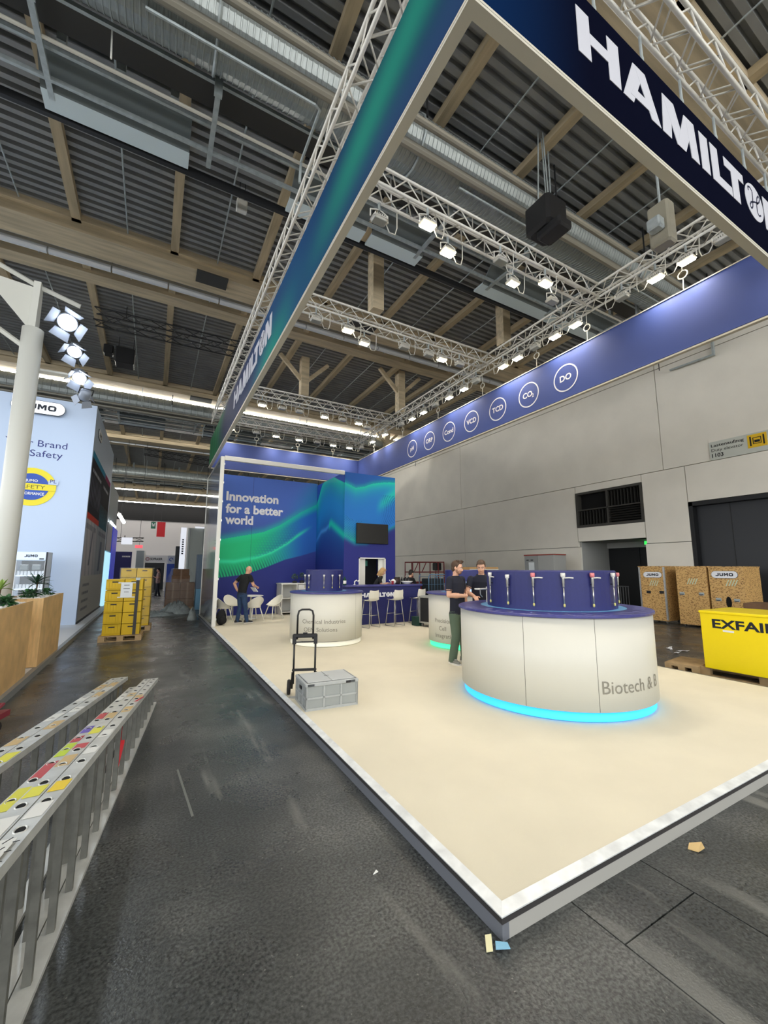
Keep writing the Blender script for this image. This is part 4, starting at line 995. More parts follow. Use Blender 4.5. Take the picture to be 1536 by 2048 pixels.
tr = thing('hand_trolley', 'black folding hand trolley with raised handle behind the grey crate', 'trolley', (1.86, 5.5, PZ), R(-20))
TB = mat('black_tube', S(26, 25, 25), .4)
m = MB().tube([(-.105, 0, .73), (-.105, -.005, 1.04), (-.09, -.005, 1.1), (-.05, -.005, 1.12), (.05, -.005, 1.12), (.09, -.005, 1.1), (.105, -.005, 1.04), (.105, 0, .73)], .013, 8); m.build('handle', TB, tr, True)
for x in (-.14, .14): MB().tube([(x, 0, .16), (x, 0, .78)], .013, 8).build('upright', TB, tr, True)
m = MB().bevbox(-.165, -.03, .75, .165, .03, .8, .012); m.box(-.165, -.028, .67, -.115, .028, .76); m.box(.115, -.028, .67, .165, .028, .76); m.box(-.12, -.01, .685, .12, .01, .7); m.bevbox(-.03, -.02, .8, .03, .02, .815, .005)
m.build('slide_lock', BLACK(), tr)
MB().bevbox(-.16, -.02, .32, .16, .02, .35, .006).build('cross_bar', TB, tr)
for x in (-.15, .15): MB().bar((x, 0, .3), (x*1.1, .1, .08), .03, .03).build('wheel_arm', TB, tr)
twm = MB().lathe([(.03, -.02), (.088, -.022), (.095, -.012), (.095, .012), (.088, .022), (.03, .02)], 22).mesh('wheel', mat('rubber_tyre', S(34, 32, 31), .7))
hub = MB().lathe([(.05, -.024), (.05, .024)], 14).mesh('hub', mat('hub_grey', S(80, 80, 80), .5))
for x in (-.2, .2):
    w = link('wheel', twm, tr, (x, .1, .095), (0, R(90), 0)); link('hub', hub, w)
MB().bevbox(-.19, -.09, .0, .19, -.03, .012, .004).build('toe_plate', ALU(), tr)

# ================================================================ people
V = Vector
class Body:
    def __init__(s): s.m = MB(); s.tags = []
    def _t(s, tg):
        s.tags += [tg]*(len(s.m.v)-len(s.tags))
    def cap(s, a, b, ra, rb, tg, n=20):
        a, b = V(a), V(b); d = b-a; L_ = d.length; d.normalize()
        u = d.cross(V((0, 0, 1)) if abs(d.z) < .9 else V((1, 0, 0))).normalized(); w = d.cross(u)
        rings = []
        for q in (-.98, -.8, -.45): rings.append((a+d*ra*q, ra*math.sqrt(1-q*q)))
        k = max(3, int(L_/.012))
        for i in range(k+1): rings.append((a+d*L_*i/k, ra+(rb-ra)*i/k))
        for q in (.45, .8, .98): rings.append((b+d*rb*q, rb*math.sqrt(1-q*q)))
        s.m.loft([[c+(u*math.cos(6.2832*j/n)+w*math.sin(6.2832*j/n))*r for j in range(n)] for c, r in rings]); s._t(tg)
    def chain(s, pts, rs, tg):
        for i in range(len(pts)-1): s.cap(pts[i], pts[i+1], rs[i], rs[i+1], tg)
    def torso(s, secs, tg, yawv=0, n=44):
        out = []
        for i in range(len(secs)-1):
            for k in range(10):
                t = k/10; out.append([x+(y-x)*t for x, y in zip(secs[i], secs[i+1])])
        out.append(list(secs[-1])); ca, sa = math.cos(yawv), math.sin(yawv)
        s.m.loft([[(x+rx*math.cos(a)*ca-ry*math.sin(a)*sa, y+rx*math.cos(a)*sa+ry*math.sin(a)*ca, z) for a in [6.2832*j/n for j in range(n)]] for x, y, z, rx, ry in out]); s._t(tg)
    def ell(s, c, r, tg, rot=None): s.m.ell(c, r, 16, 12, rot); s._t(tg)
    def hand(s, wrist, d, nrm, thumb, tg, curl=.5):
        """palm with five separate, unequal, bent fingers; d = hand direction, nrm = back of hand, thumb = thumb side"""
        w = V(wrist); d = V(d).normalized(); nn = V(nrm).normalized(); sd = V(thumb); sd = (sd-d*sd.dot(d)).normalized(); nn = (nn-d*nn.dot(d)-sd*nn.dot(sd)).normalized()
        for k in (-1, -.33, .33, 1): s.cap(w+sd*.014*k, w+d*.085+sd*.03*k, .016, .0135, tg, 10)
        for k, ln in ((1, .068), (.33, .078), (-.33, .073), (-1, .056)):
            a = w+d*.088+sd*.030*k; b = a+(d*math.cos(curl*.7)-nn*math.sin(curl*.7))*ln*.5; c = b+(d*math.cos(curl*1.9)-nn*math.sin(curl*1.9))*ln*.55
            s.cap(a, b, .0098, .009, tg, 8); s.cap(b, c, .009, .0078, tg, 8)
        a = w+d*.025+sd*.03; b = a+(d*.55+sd*.8).normalized()*.045; c = b+(d*.9+sd*.25-nn*.3).normalized()*.035
        s.cap(a, b, .0125, .0105, tg, 8); s.cap(b, c, .0105, .0085, tg, 8)
    def finish(s, name, parent, mats, voxel=.0075):
        me = s.m.mesh('src', list(mats.values())[0]); o = bpy.data.objects.new('src', me); COL.objects.link(o)
        r = o.modifiers.new('r', 'REMESH'); r.mode = 'VOXEL'; r.voxel_size = voxel
        q = o.modifiers.new('s', 'SMOOTH'); q.factor = .5; q.iterations = 2
        dg = bpy.context.evaluated_depsgraph_get(); dg.update()
        nm = bpy.data.meshes.new_from_object(o.evaluated_get(dg)); bpy.data.objects.remove(o); bpy.data.meshes.remove(me)
        kd = kdtree.KDTree(len(s.m.v))
        for i, v in enumerate(s.m.v): kd.insert(v, i)
        kd.balance(); keys = list(mats)
        nm.materials.clear()
        for m in mats.values(): nm.materials.append(m)
        nm.polygons.foreach_set('material_index', [keys.index(s.tags[kd.find(p.center)[1]]) for p in nm.polygons])
        nm.polygons.foreach_set('use_smooth', [True]*len(nm.polygons)); nm.name = name
        return link(name, nm, parent)

def head(b, t, neck, c, yaw_, pitch_, hairm, style, skinm, beard=None, tg='skin', k=1.0, voxel=.0075):
    """c = centre of the skull; face looks along +Y of the turned head"""
    rot = Matrix.Rotation(yaw_, 3, 'Z') @ Matrix.Rotation(pitch_, 3, 'X'); c = V(c)
    P = lambda x, y, z: c+rot @ V((x*k, y*k, z*k))
    b.cap(neck, P(0, -.02, -.06), .056*k, .052*k, tg)
    b.ell(P(0, -.012, .025), (.076*k, .097*k, .098*k), tg, rot); b.ell(P(0, .028, -.045), (.058*k, .06*k, .075*k), tg, rot)
    b.ell(P(0, .058, -.082), (.034*k, .028*k, .027*k), 'beard' if beard else tg, rot)
    if beard:
        for sx in (-1, 1): b.cap(P(sx*.053, .02, -.06), P(sx*.025, .066, -.088), .02*k, .02*k, 'beard')
        b.cap(P(-.02, .088, -.052), P(.02, .088, -.052), .007*k, .007*k, 'beard')
    b.cap(P(0, .084, .008), P(0, .104, -.028), .009*k, .014*k, tg); b.cap(P(-.012, .096, -.03), P(.012, .096, -.03), .009*k, .009*k, tg)
    for sx in (-1, 1):
        b.ell(P(sx*.077, -.008, -.012), (.012*k, .02*k, .032*k), tg, rot)
        b.cap(P(sx*.014, .082, .026), P(sx*.046, .074, .028), .011*k, .010*k, tg)   # brow ridge
        b.ell(P(sx*.042, .066, -.03), (.02*k, .018*k, .022*k), tg, rot)             # cheek
    EYE_W, EYE_D = mat('eye_white', S(225, 220, 212), .3), mat('eye_dark', S(40, 30, 24), .2)
    if style != 'back':
        for sx in (-1, 1):
            e = MB().ell(P(sx*.031, .080, .006), (.0135*k, .009*k, .007*k), 10, 6, rot).build('eye', EYE_W, t, True)
            MB().ell(P(sx*.031, .0875, .006), (.006*k, .003*k, .006*k), 8, 5, rot).build('iris', EYE_D, e, True)
            MB().tube([P(sx*.014, .094, .030), P(sx*.034, .09, .036), P(sx*.05, .08, .030)], .0045*k, 6).build('eyebrow', hairm, t, True)
        MB().tube([P(-.022, .0905, -.062), P(0, .0965, -.0605), P(.022, .0905, -.062)], .0042*k, 6).build('mouth', mat('lip', S(165, 98, 88), .5), t, True)
    if style in ('short', 'tousled', 'long'):
        h = Body(); h.ell(P(0, -.03, .045), (.083*k, .098*k, .092*k), 'hair', rot)
        h.ell(P(0, .032, .1), (.055*k, .042*k, .028*k), 'hair', rot); h.ell(P(0, -.055, -.02), (.07*k, .06*k, .075*k), 'hair', rot)
        for sx in (-1, 1): h.cap(P(sx*.074, .01, .05), P(sx*.077, .008, .0), .014*k, .008*k, 'hair')
        rnd = random.Random(3)
        if style == 'tousled':
            for i in range(26):
                a = rnd.uniform(-1.1, 4.2); q = rnd.uniform(.2, 1)
                p = P(.062*q*math.cos(a), .02+.07*q*math.sin(a), .115+.02*(1-q)); h.cap(p, p+rot @ V((rnd.uniform(-.02, .02), rnd.uniform(-.01, .02), rnd.uniform(.005, .025))), .015, .008, 'hair', 8)
        else:
            for x in (-.045, -.02, .005, .03, .05): h.cap(P(x, .06, .1), P(x+.012, .082, .088), .016*k, .011*k, 'hair', 8)
        if style == 'long':
            for a in range(9):
                th = R(150+a*30); h.chain([P(.07*math.cos(th), -.03+.075*math.sin(th), .02), P(.085*math.cos(th), -.04+.085*math.sin(th), -.08), P(.07*math.cos(th), -.05+.08*math.sin(th), -.2)], [.025, .026, .014], 'hair')
        h.finish('hair', t, {'hair': hairm}, max(voxel, .008))

SKIN = mat('skin', S(212, 164, 136), .5, var=.05, vs=25); BRD = mat('stubble', S(138, 100, 80), .7)
NVT = mat('navy_tshirt', S(27, 29, 42), .85, bump=.25, bs=9); BKT = mat('black_tshirt', S(22, 23, 25), .85, bump=.25, bs=9)
GRT = mat('green_chinos', S(84, 100, 82), .8, bump=.3, bs=8, var=.06); JEAN = mat('blue_jeans', S(44, 66, 98), .85, var=.18, vs=9, bump=.25, bs=10)
SHW = mat('white_sneaker', S(218, 214, 206), .5); SHB = mat('black_sneaker', S(30, 30, 32), .5)
HBR = mat('brown_hair', S(72, 52, 36), .6, var=.25, vs=60); HBL = mat('blond_hair', S(176, 140, 92), .6, var=.2, vs=60); HDK = mat('dark_hair', S(34, 27, 24), .6)

def legs(b, hips, knees, ankles, toes, r, tr='trousers', t=None, upper=SHB, sole=SHW):
    for i in range(2):
        b.chain([hips[i], knees[i], (ankles[i][0], ankles[i][1], .075)], r, tr)
        a = V((ankles[i][0], ankles[i][1], 0)); d = V((toes[i][0], toes[i][1], 0)).normalized(); s_ = V((-d.y, d.x, 0))
        sh = MB(); prof = [(-.085, .03, .075), (-.05, .041, .085), (.0, .04, .095), (.06, .042, .075), (.12, .047, .052), (.165, .042, .042), (.19, .022, .033)]
        rings = []
        for x, w, h in prof: rings.append([a+d*x+s_*w*cy+V((0, 0, .02+h*cz)) for cy, cz in ((-1, 0), (-.95, .45), (-.5, .9), (0, 1), (.5, .9), (.95, .45), (1, 0))])
        sh.loft(rings); so = sh.build('shoe', upper, t, True)
        sm_ = MB(); sm_.loft([[a+d*x+s_*(w+.005)*c_+V((0, 0, z)) for x, w in ((-.09, .02), (-.06, .04), (0, .042), (.06, .044), (.12, .05), (.17, .045), (.2, .02)) for c_ in (1,)]+[a+d*x-s_*(w+.005)+V((0, 0, z)) for x, w in ((.2, .02), (.17, .045), (.12, .05), (.06, .044), (0, .042), (-.06, .04), (-.09, .02))] for z in (0, .026)])
        sm_.build('sole', sole, so)
        for k in range(3): MB().bar(a+d*(.05+.025*k)-s_*.022+V((0, 0, .098-.008*k)), a+d*(.05+.025*k)+s_*.022+V((0, 0, .098-.008*k)), .008, .006).build('lace', sole, so)

# the man in front: navy tee, green chinos, right forearm across the body
p = thing('person', 'man in dark t-shirt and green trousers standing beside the large counter, arm crossed over', 'person', (4.9, 6.03, PZ), R(-164))
b = Body()
b.torso([(0, 0, .86, .165, .118), (0, .01, .95, .17, .12), (0, .012, 1.1, .168, .115), (0, .005, 1.28, .188, .118), (0, -.005, 1.42, .20, .112), (0, -.012, 1.5, .165, .088), (0, -.015, 1.545, .085, .07)], 'shirt')
b.torso([(0, 0, .80, .15, .11), (0, 0, .9, .158, .112)], 'trousers')
rs, ls = (.19, -.01, 1.475), (-.19, -.01, 1.475); re, le = (.245, .0, 1.20), (-.255, -.02, 1.21); rw, lw = (-.0, .215, 1.19), (-.215, .07, .97)
for s_, e, w in ((rs, re, rw), (ls, le, lw)):
    mid = V(s_).lerp(V(e), .62); b.cap(s_, mid, .064, .060, 'shirt'); b.cap(V(s_).lerp(V(e), .66), e, .047, .042, 'skin'); b.cap(e, V(e).lerp(V(w), .4), .042, .043, 'skin'); b.cap(V(e).lerp(V(w), .4), w, .043, .028, 'skin')
b.hand(rw, V(le)-V(rw)+V((0, .04, -.02)), (0, .9, .3), (0, .2, 1), 'skin', .9)
b.hand(lw, (.03, .16, -.9), (-1, .2, 0), (.1, 1, .1), 'skin', .5)
legs(b, [(.088, 0, .86), (-.088, 0, .86)], [(.1, .035, .48), (-.13, .04, .48)], [(.12, -.03), (-.17, .03)], [(.25, 1), (-.25, 1)], [.098, .078, .072], t=p, upper=mat('grey_sneaker', S(120, 120, 112), .5))
head(b, p, (0, -.015, 1.52), (.0, .03, 1.69), R(16), R(-12), HBR, 'tousled', SKIN, beard=True)
b.finish('body', p, {'skin': SKIN, 'shirt': NVT, 'trousers': GRT, 'beard': BRD})

# the second man, leaning over behind the large counter
p = thing('person', 'dark haired man in dark polo shirt leaning behind the large counter, looking down', 'person', (5.52, 6.05, PZ), R(140))
b = Body()
b.torso([(0, -.05, .86, .165, .118), (0, -.04, .98, .17, .118), (0, .0, 1.14, .172, .118), (0, .05, 1.30, .192, .12), (0, .085, 1.43, .205, .112), (0, .1, 1.51, .165, .09), (0, .11, 1.555, .085, .072)], 'shirt')
b.torso([(0, -.05, .80, .15, .11), (0, -.05, .9, .158, .112)], 'trousers')
for s_, e, w in (((.195, .085, 1.48), (.27, .2, 1.24), (.14, .40, 1.17)), ((-.195, .085, 1.48), (-.27, .16, 1.24), (-.16, .40, 1.2))):
    mid = V(s_).lerp(V(e), .6); b.cap(s_, mid, .065, .062, 'shirt'); b.cap(V(s_).lerp(V(e), .66), e, .047, .042, 'skin'); b.cap(e, V(e).lerp(V(w), .4), .042, .042, 'skin'); b.cap(V(e).lerp(V(w), .4), w, .042, .028, 'skin')
    b.hand(w, (-.2 if s_[0] > 0 else .25, .9, -.15), (0, .1, 1), (-1 if s_[0] > 0 else 1, .1, .1), 'skin', .5)
b.cap((-.05, .165, 1.545), (.05, .165, 1.545), .014, .014, 'shirt'); b.cap((-.075, .08, 1.565), (-.04, .165, 1.53), .016, .014, 'shirt'); b.cap((.075, .08, 1.565), (.04, .165, 1.53), .016, .014, 'shirt')
legs(b, [(.09, -.05, .86), (-.09, -.05, .86)], [(.1, -.02, .48), (-.1, -.02, .48)], [(.11, -.08), (-.11, -.02)], [(.2, 1), (-.2, 1)], [.096, .072, .065], t=p)
head(b, p, (0, .105, 1.53), (0, .155, 1.705), R(-6), R(-20), HDK if False else HBR, 'short', SKIN)
b.finish('body', p, {'skin': SKIN, 'shirt': NVT, 'trousers': mat('dark_trousers', S(30, 31, 36), .85)})

# the bald man at the table, seen from behind
p = thing('person', 'bald man in black t-shirt and jeans seen from behind, reading at the table', 'person', (2.5, 13.55, PZ), R(-62))
b = Body()
b.torso([(0, 0, .88, .16, .112), (0, .0, .98, .165, .112), (0, .03, 1.13, .172, .112), (0, .07, 1.28, .2, .12), (0, .11, 1.39, .215, .112), (0, .14, 1.47, .17, .088), (0, .155, 1.51, .085, .07)], 'shirt')
b.torso([(0, 0, .80, .15, .115), (0, 0, .93, .158, .115)], 'trousers')
for s_, e, w in (((.205, .11, 1.43), (.27, .2, 1.16), (.14, .42, 1.1)), ((-.205, .11, 1.43), (-.36, -.03, 1.2), (-.2, -.04, 1.0))):
    mid = V(s_).lerp(V(e), .6); b.cap(s_, mid, .066, .062, 'shirt'); b.cap(V(s_).lerp(V(e), .66), e, .05, .044, 'skin'); b.cap(e, V(e).lerp(V(w), .4), .044, .044, 'skin'); b.cap(V(e).lerp(V(w), .4), w, .044, .03, 'skin')
b.hand((.14, .42, 1.1), (-.2, .9, -.1), (.3, .1, 1), (-1, .2, .2), 'skin', .9); b.hand((-.2, -.04, 1.0), (.5, .6, -.5), (-1, .2, .3), (.1, .6, .8), 'skin', .6)
legs(b, [(.088, 0, .87), (-.088, 0, .87)], [(.12, .05, .48), (-.1, .02, .48)], [(.15, .1), (-.1, -.06)], [(.2, 1), (-.1, 1)], [.1, .07, .06], t=p)
head(b, p, (0, .15, 1.49), (0, .22, 1.625), R(-8), R(-24), HDK, 'bald', SKIN)
b.finish('body', p, {'skin': SKIN, 'shirt': BKT, 'trousers': JEAN})
sh = MB().loft([[(-.1, 0, .0), (.1, 0, .0), (.1, .02, .001), (-.1, .02, .001)], [(-.1, -.09, .17), (.1, -.09, .17), (.1, -.07, .171), (-.1, -.07, .171)]]).build('paper_sheet', mat('paper_white', S(235, 240, 245), .7)); sh.location = (2.95, 13.74, 1.06); sh.rotation_euler = (.3, 0, R(-60))
tag(sh, 'white sheet of paper held by the bald man at the table', 'paper')

# the woman working behind the bar
p = thing('person', 'blond woman in black top bending over behind the bar', 'person', (6.58, 12.35, PZ), R(-115))
b = Body()
b.torso([(0, -.05, .85, .15, .11), (0, -.03, 1.0, .14, .1), (0, .03, 1.15, .15, .105), (0, .1, 1.28, .17, .11), (0, .16, 1.38, .15, .085), (0, .19, 1.43, .07, .06)], 'shirt')
b.torso([(0, -.05, .78, .155, .12), (0, -.05, .88, .15, .112)], 'trousers')
for sx in (1, -1):
    s_, e, w = (sx*.165, .14, 1.35), (sx*.2, .2, 1.1), (sx*.12, .4, 1.2)
    b.cap(s_, V(s_).lerp(V(e), .55), .055, .05, 'shirt'); b.cap(V(s_).lerp(V(e), .6), e, .04, .036, 'skin'); b.cap(e, w, .036, .025, 'skin'); b.hand(w, (0, 1, -.1), (0, 0, 1), (-sx, 0, 0), 'skin', .6)
legs(b, [(.08, -.05, .84), (-.08, -.05, .84)], [(.09, -.02, .46), (-.09, -.02, .46)], [(.09, -.06), (-.09, -.02)], [(.1, 1), (-.1, 1)], [.09, .062, .05], t=p)
head(b, p, (0, .18, 1.41), (0, .25, 1.58), R(0), R(-28), HBL, 'long', SKIN, k=.95)
b.finish('body', p, {'skin': SKIN, 'shirt': BKT, 'trousers': mat('dark_trousers')}, .009)

# a dark figure beyond the right end of the bar
p = thing('person', 'person in black with dark hair bending behind the right end of the bar', 'person', (8.05, 12.75, PZ-.124), R(-70))
b = Body()
b.torso([(0, -.1, .9, .165, .12), (0, -.05, 1.05, .17, .12), (0, .05, 1.22, .19, .12), (0, .16, 1.38, .2, .11), (0, .22, 1.45, .16, .09), (0, .25, 1.49, .08, .07)], 'shirt')
b.torso([(0, -.1, .82, .15, .115), (0, -.1, .93, .158, .115)], 'trousers')
for sx in (1, -1):
    s_, e, w = (sx*.19, .17, 1.42), (sx*.24, .3, 1.18), (sx*.14, .5, 1.1)
    b.cap(s_, V(s_).lerp(V(e), .7), .062, .056, 'shirt'); b.cap(V(s_).lerp(V(e), .74), e, .046, .042, 'skin'); b.cap(e, w, .042, .028, 'skin'); b.hand(w, (0, 1, -.2), (0, 0, 1), (-sx, 0, 0), 'skin', .6)
legs(b, [(.09, -.1, .88), (-.09, -.1, .88)], [(.1, -.06, .48), (-.1, -.06, .48)], [(.1, -.1), (-.1, -.06)], [(.1, 1), (-.1, 1)], [.095, .068, .06], t=p)
head(b, p, (0, .24, 1.47), (0, .31, 1.63), R(0), R(-25), HDK, 'short', SKIN)
b.finish('body', p, {'skin': SKIN, 'shirt': BKT, 'trousers': mat('dark_trousers')}, .009)

# passer-by far down the aisle
p = thing('person', 'passer-by in patterned shirt and dark shorts far down the aisle', 'person', (.37, 30.2, 0), R(95))
b = Body()
b.torso([(0, 0, .88, .17, .125), (0, .01, 1.0, .175, .128), (0, .01, 1.2, .19, .125), (0, 0, 1.4, .2, .115), (0, -.01, 1.5, .16, .09), (0, -.01, 1.55, .08, .07)], 'shirt'); b.torso([(0, 0, .8, .15, .115), (0, 0, .92, .16, .115)], 'trousers')
for sx in (1, -1):
    s_, e, w = (sx*.19, 0, 1.47), (sx*.25, .05, 1.2), (sx*.12, .26, 1.28)
    b.cap(s_, V(s_).lerp(V(e), .6), .065, .06, 'shirt'); b.cap(V(s_).lerp(V(e), .66), e, .046, .042, 'skin'); b.cap(e, w, .042, .028, 'skin'); b.hand(w, (-sx*.4, .8, .2), (0, 1, 0), (0, 0, 1), 'skin', 1)
legs(b, [(.09, 0, .86), (-.09, 0, .86)], [(.1, .04, .48), (-.1, -.02, .48)], [(.1, .08), (-.1, -.12)], [(.1, 1), (-.1, 1)], [.095, .07, .06], t=p)
head(b, p, (0, -.01, 1.52), (0, .03, 1.69), 0, R(-6), HDK, 'short', SKIN)
b.finish('body', p, {'skin': SKIN, 'shirt': mat('patterned_shirt', S(150, 120, 110), .8, var=.5, vs=14), 'trousers': mat('dark_trousers')}, .012)

# ================================================================ left side: neighbouring stand, planters, mast
JW = mat('white_booth_wall', S(196, 212, 236), .45)
INKB = mat('navy_ink', S(34, 44, 120), .5); BLK = mat('logo_black', S(22, 26, 40), .5)
GAPC = mat('shadow_grey', S(120, 124, 130), .5)
lp_ = thing('neighbour_platform', 'low white platform with grey edge under the neighbouring white stand', 'platform', (-1.62, 12, 0)); off = (-1.62, 12, 0)
MB().box(-12, 4.0, .01, -1.68, 23, .09).build('deck', mat('white_deck', S(226, 228, 230), .5), lp_, off=off)
MB().box(-1.68, 4.0, 0, -1.6, 23, .1).build('edge_profile', mat('grey_profile', S(150, 152, 150), .45, .3), lp_, off=off)
bo = thing('neighbour_booth', 'tall white booth tower with round yellow and blue emblem left of the aisle', 'booth', (-3.5, 16.5, .09)); off = (-3.5, 16.5, .09)
YF, XS, ZH = 15.9, -1.95, 7.1
MB().box(-9, YF, .09, XS, 22.6, ZH).build('tower', JW, bo, off=off)
pf3 = lambda x, z, d=.004: plane3((x, YF-d, z), (1, 0, 0), (0, 0, 1), (0, -1, 0))
def capsule_poly(cx, cz, w, h, n=14):
    r = h/2; return [(cx+(w/2-r)+r*math.cos(a), cz+r*math.sin(a)) for a in [-math.pi/2+math.pi*i/n for i in range(n+1)]]+[(cx-(w/2-r)+r*math.cos(a), cz+r*math.sin(a)) for a in [math.pi/2+math.pi*i/n for i in range(n+1)]]
JW4 = [[(0, 0), (.55, 0), (.78, .2), (.78, 1), (.5, 1), (.5, .26), (0, .26)], [(.92, .2), (1.18, .26), (1.18, 1), (.92, 1)], [(1.5, .26), (1.76, .2), (1.76, 1), (1.5, 1)], [(1.1, 0), (1.58, 0), (1.76, .2), (1.5, .26), (1.18, .26), (.92, .2)],
  [(1.9, 0), (2.14, 0), (2.14, .62), (2.14, 1), (1.9, 1)], [(2.66, 0), (2.9, 0), (2.9, 1), (2.66, 1), (2.66, .62)], [(2.14, 1), (2.14, .62), (2.33, .2), (2.47, .2), (2.66, .62), (2.66, 1), (2.58, 1), (2.4, .6), (2.22, 1)],
  [(3.04, .22), (3.3, .28), (3.3, .72), (3.04, .78)], [(3.74, .28), (4.0, .22), (4.0, .78), (3.74, .72)], [(3.22, 0), (3.82, 0), (4.0, .22), (3.74, .28), (3.3, .28), (3.04, .22)], [(3.04, .78), (3.3, .72), (3.74, .72), (4.0, .78), (3.82, 1), (3.22, 1)]]
def jumo_word(p3, w, h):
    m = MB()
    for pl in JW4: m.add([p3((x-2)*w/4, (y-.5)*h) for x, y in pl], [tuple(range(len(pl)))])
    return m
def jumo(parent, p3, w, h, off, ring=True, wm=None):
    """rounded white plate with outlined edge and the four-letter word"""
    a = MB().prism(capsule_poly(0, 0, w, h), p3, 0, h*.06); o = a.build('logo_plate', BLK, parent, off=off); fix_normals(o.data)
    a = MB().prism(capsule_poly(0, 0, w*.985, h*.93), p3, h*.06, h*.08); o2 = a.build('logo_face', wm or WPR, o, off=off); fix_normals(o2.data)
    jumo_word(lambda x, y, d=0: p3(x, y, h*.085), w*.66, h*.42).build('logo_text', BLK, o, off=off)
jumo(bo, pf3(-3.4, 6.72, .15), 1.32, .42, off, wm=mat('lit_logo', (.95, .97, 1), .4, emit=(.9, .95, 1), es=.5))
MB().box(-3.9, YF-.15, 6.6, -2.9, YF, 6.84).build('logo_standoff', GAPC, bo, off=off)
text_mb('Your Brand', .2, pf3(-4.12, 5.52), width=1.5).build('slogan', INKB, bo, off=off)
text_mb('for Safety', .2, pf3(-4.03, 5.2), width=1.32).build('slogan', INKB, bo, off=off)
dc = (-3.38, 4.25); n = 40
YEL = mat('emblem_yellow', S(244, 224, 40), .5); BLU = mat('emblem_blue', S(46, 84, 180), .5)
def disc(rx, rz, y, m, nm):
    mb = MB().prism([(rx*math.cos(2*math.pi*k/n), rz*math.sin(2*math.pi*k/n)) for k in range(n)], pf3(dc[0], dc[1], y), 0, .01); o = mb.build(nm, m, bo, off=off); fix_normals(o.data)
disc(.60, .585, .01, YEL, 'emblem_disc'); disc(.43, .41, .022, BLU, 'emblem_core')
mb = MB().prism([(-.44, -.1), (.6, -.1), (.6, .1), (-.44, .1)], pf3(dc[0], dc[1], .034), 0, .008); o = mb.build('emblem_band', YEL, bo, off=off); fix_normals(o.data)
mb = MB().prism([(.38, .13), (.62, .13), (.62, .27), (.38, .27)], pf3(dc[0]+.02, dc[1]-.04, .034), 0, .008); o = mb.build('emblem_notch', JW, bo, off=off); fix_normals(o.data)
mb = MB().prism([(-.62, -.27), (-.42, -.27), (-.42, -.13), (-.62, -.13)], pf3(dc[0], dc[1]+.02, .034), 0, .008); o = mb.build('emblem_notch', JW, bo, off=off); fix_normals(o.data)
for s, z, h, m, w in (('JUMO', 4.4, .07, WPR, .3), ('SAFETY', 4.19, .11, mat('olive_ink', S(110, 100, 40), .6), .68), ('PERFORMANCE', 4.0, .08, WPR, .66)):
    text_mb(s, h, pf3(dc[0], z, .046), 'C', bold=.03 if h < .1 else 0, width=w).build('emblem_text', m, bo, off=off)
text_mb('PL', .11, pf3(-2.94, 4.4, .046), width=.16).build('emblem_text', INKB, bo, off=off); text_mb('SIL', .11, pf3(-4.0, 4.02, .046), width=.22).build('emblem_text', INKB, bo, off=off)
# posters on the aisle side
POST = print_mat('poster_print', .75, .1)
px = XS+.006
def post_art(a, b):
    y = 16.05+6.2*a; z = .15+5.5*b
    if z > 5.42: return lerp(S(40, 140, 180), S(150, 30, 90), sm(.6, .68, a))
    if z > 3.6:
        c = lerp(S(12, 12, 34), S(8, 9, 20), a)
        if a < .5: c = lerp(c, S(150, 150, 175), .7*(math.sin(y*17) > .75)*(3.9 < z < 4.9)*math.exp(-((z-4.4)/.45)**2))
        else: c = lerp(c, S(24, 90, 120), .7*sm(4.3, 3.7, z)); c = lerp(c, S(110, 190, 200), .4*(math.sin(y*23+z*9) > .85)*(z < 4.3))
        if 5.0 < z < 5.12 and (.05 < a < .45 or .58 < a < .9): c = lerp(c, S(220, 220, 230), .75*(math.sin(y*40) > -.5))
        return c
    if z > 3.4: return S(220, 62, 40) if a < .52 else S(30, 92, 116)
    if z > 1.55:
        c = lerp(S(206, 200, 204), S(170, 176, 186), sm(.3, .6, a)); c = lerp(c, S(150, 156, 168), .5*(math.sin(y*7+z*2) > .6))
        c = lerp(c, S(50, 60, 90), .85*math.exp(-((y-17.6-.35*(z-2.4))/.14)**2)*(1.9 < z < 3.1)); c = lerp(c, S(60, 80, 110), .8*math.exp(-((y-20.6-.15*(z-2.4))/.3)**2)*(1.7 < z < 2.9))
        if 3.1 < z < 3.25: c = lerp(c, S(60, 66, 90), .7*(math.sin(y*30) > -.3)*((a < .42) or (a > .55)))
        return c
    c = S(206, 204, 198)
    for zz in (1.25, .98, .72, .46):
        if zz-.045 < z < zz+.045 and .08 < a < .34: c = lerp(c, S(70, 74, 100), .8*(math.sin(y*34+zz*50) > -.5))
    return c
print_panel('poster', bo, (px, 16.05, .15), (0, 6.2, 0), (0, 0, 5.5), 150, 190, post_art, POST, off)
jumo(bo, plane3((XS, 17.2, 6.45), (0, 1, 0), (0, 0, 1), (1, 0, 0)), .95, .34, off)
MB().box(XS, 15.95, .09, XS+.03, 22.5, .15).build('skirting', DARK, bo, off=off)
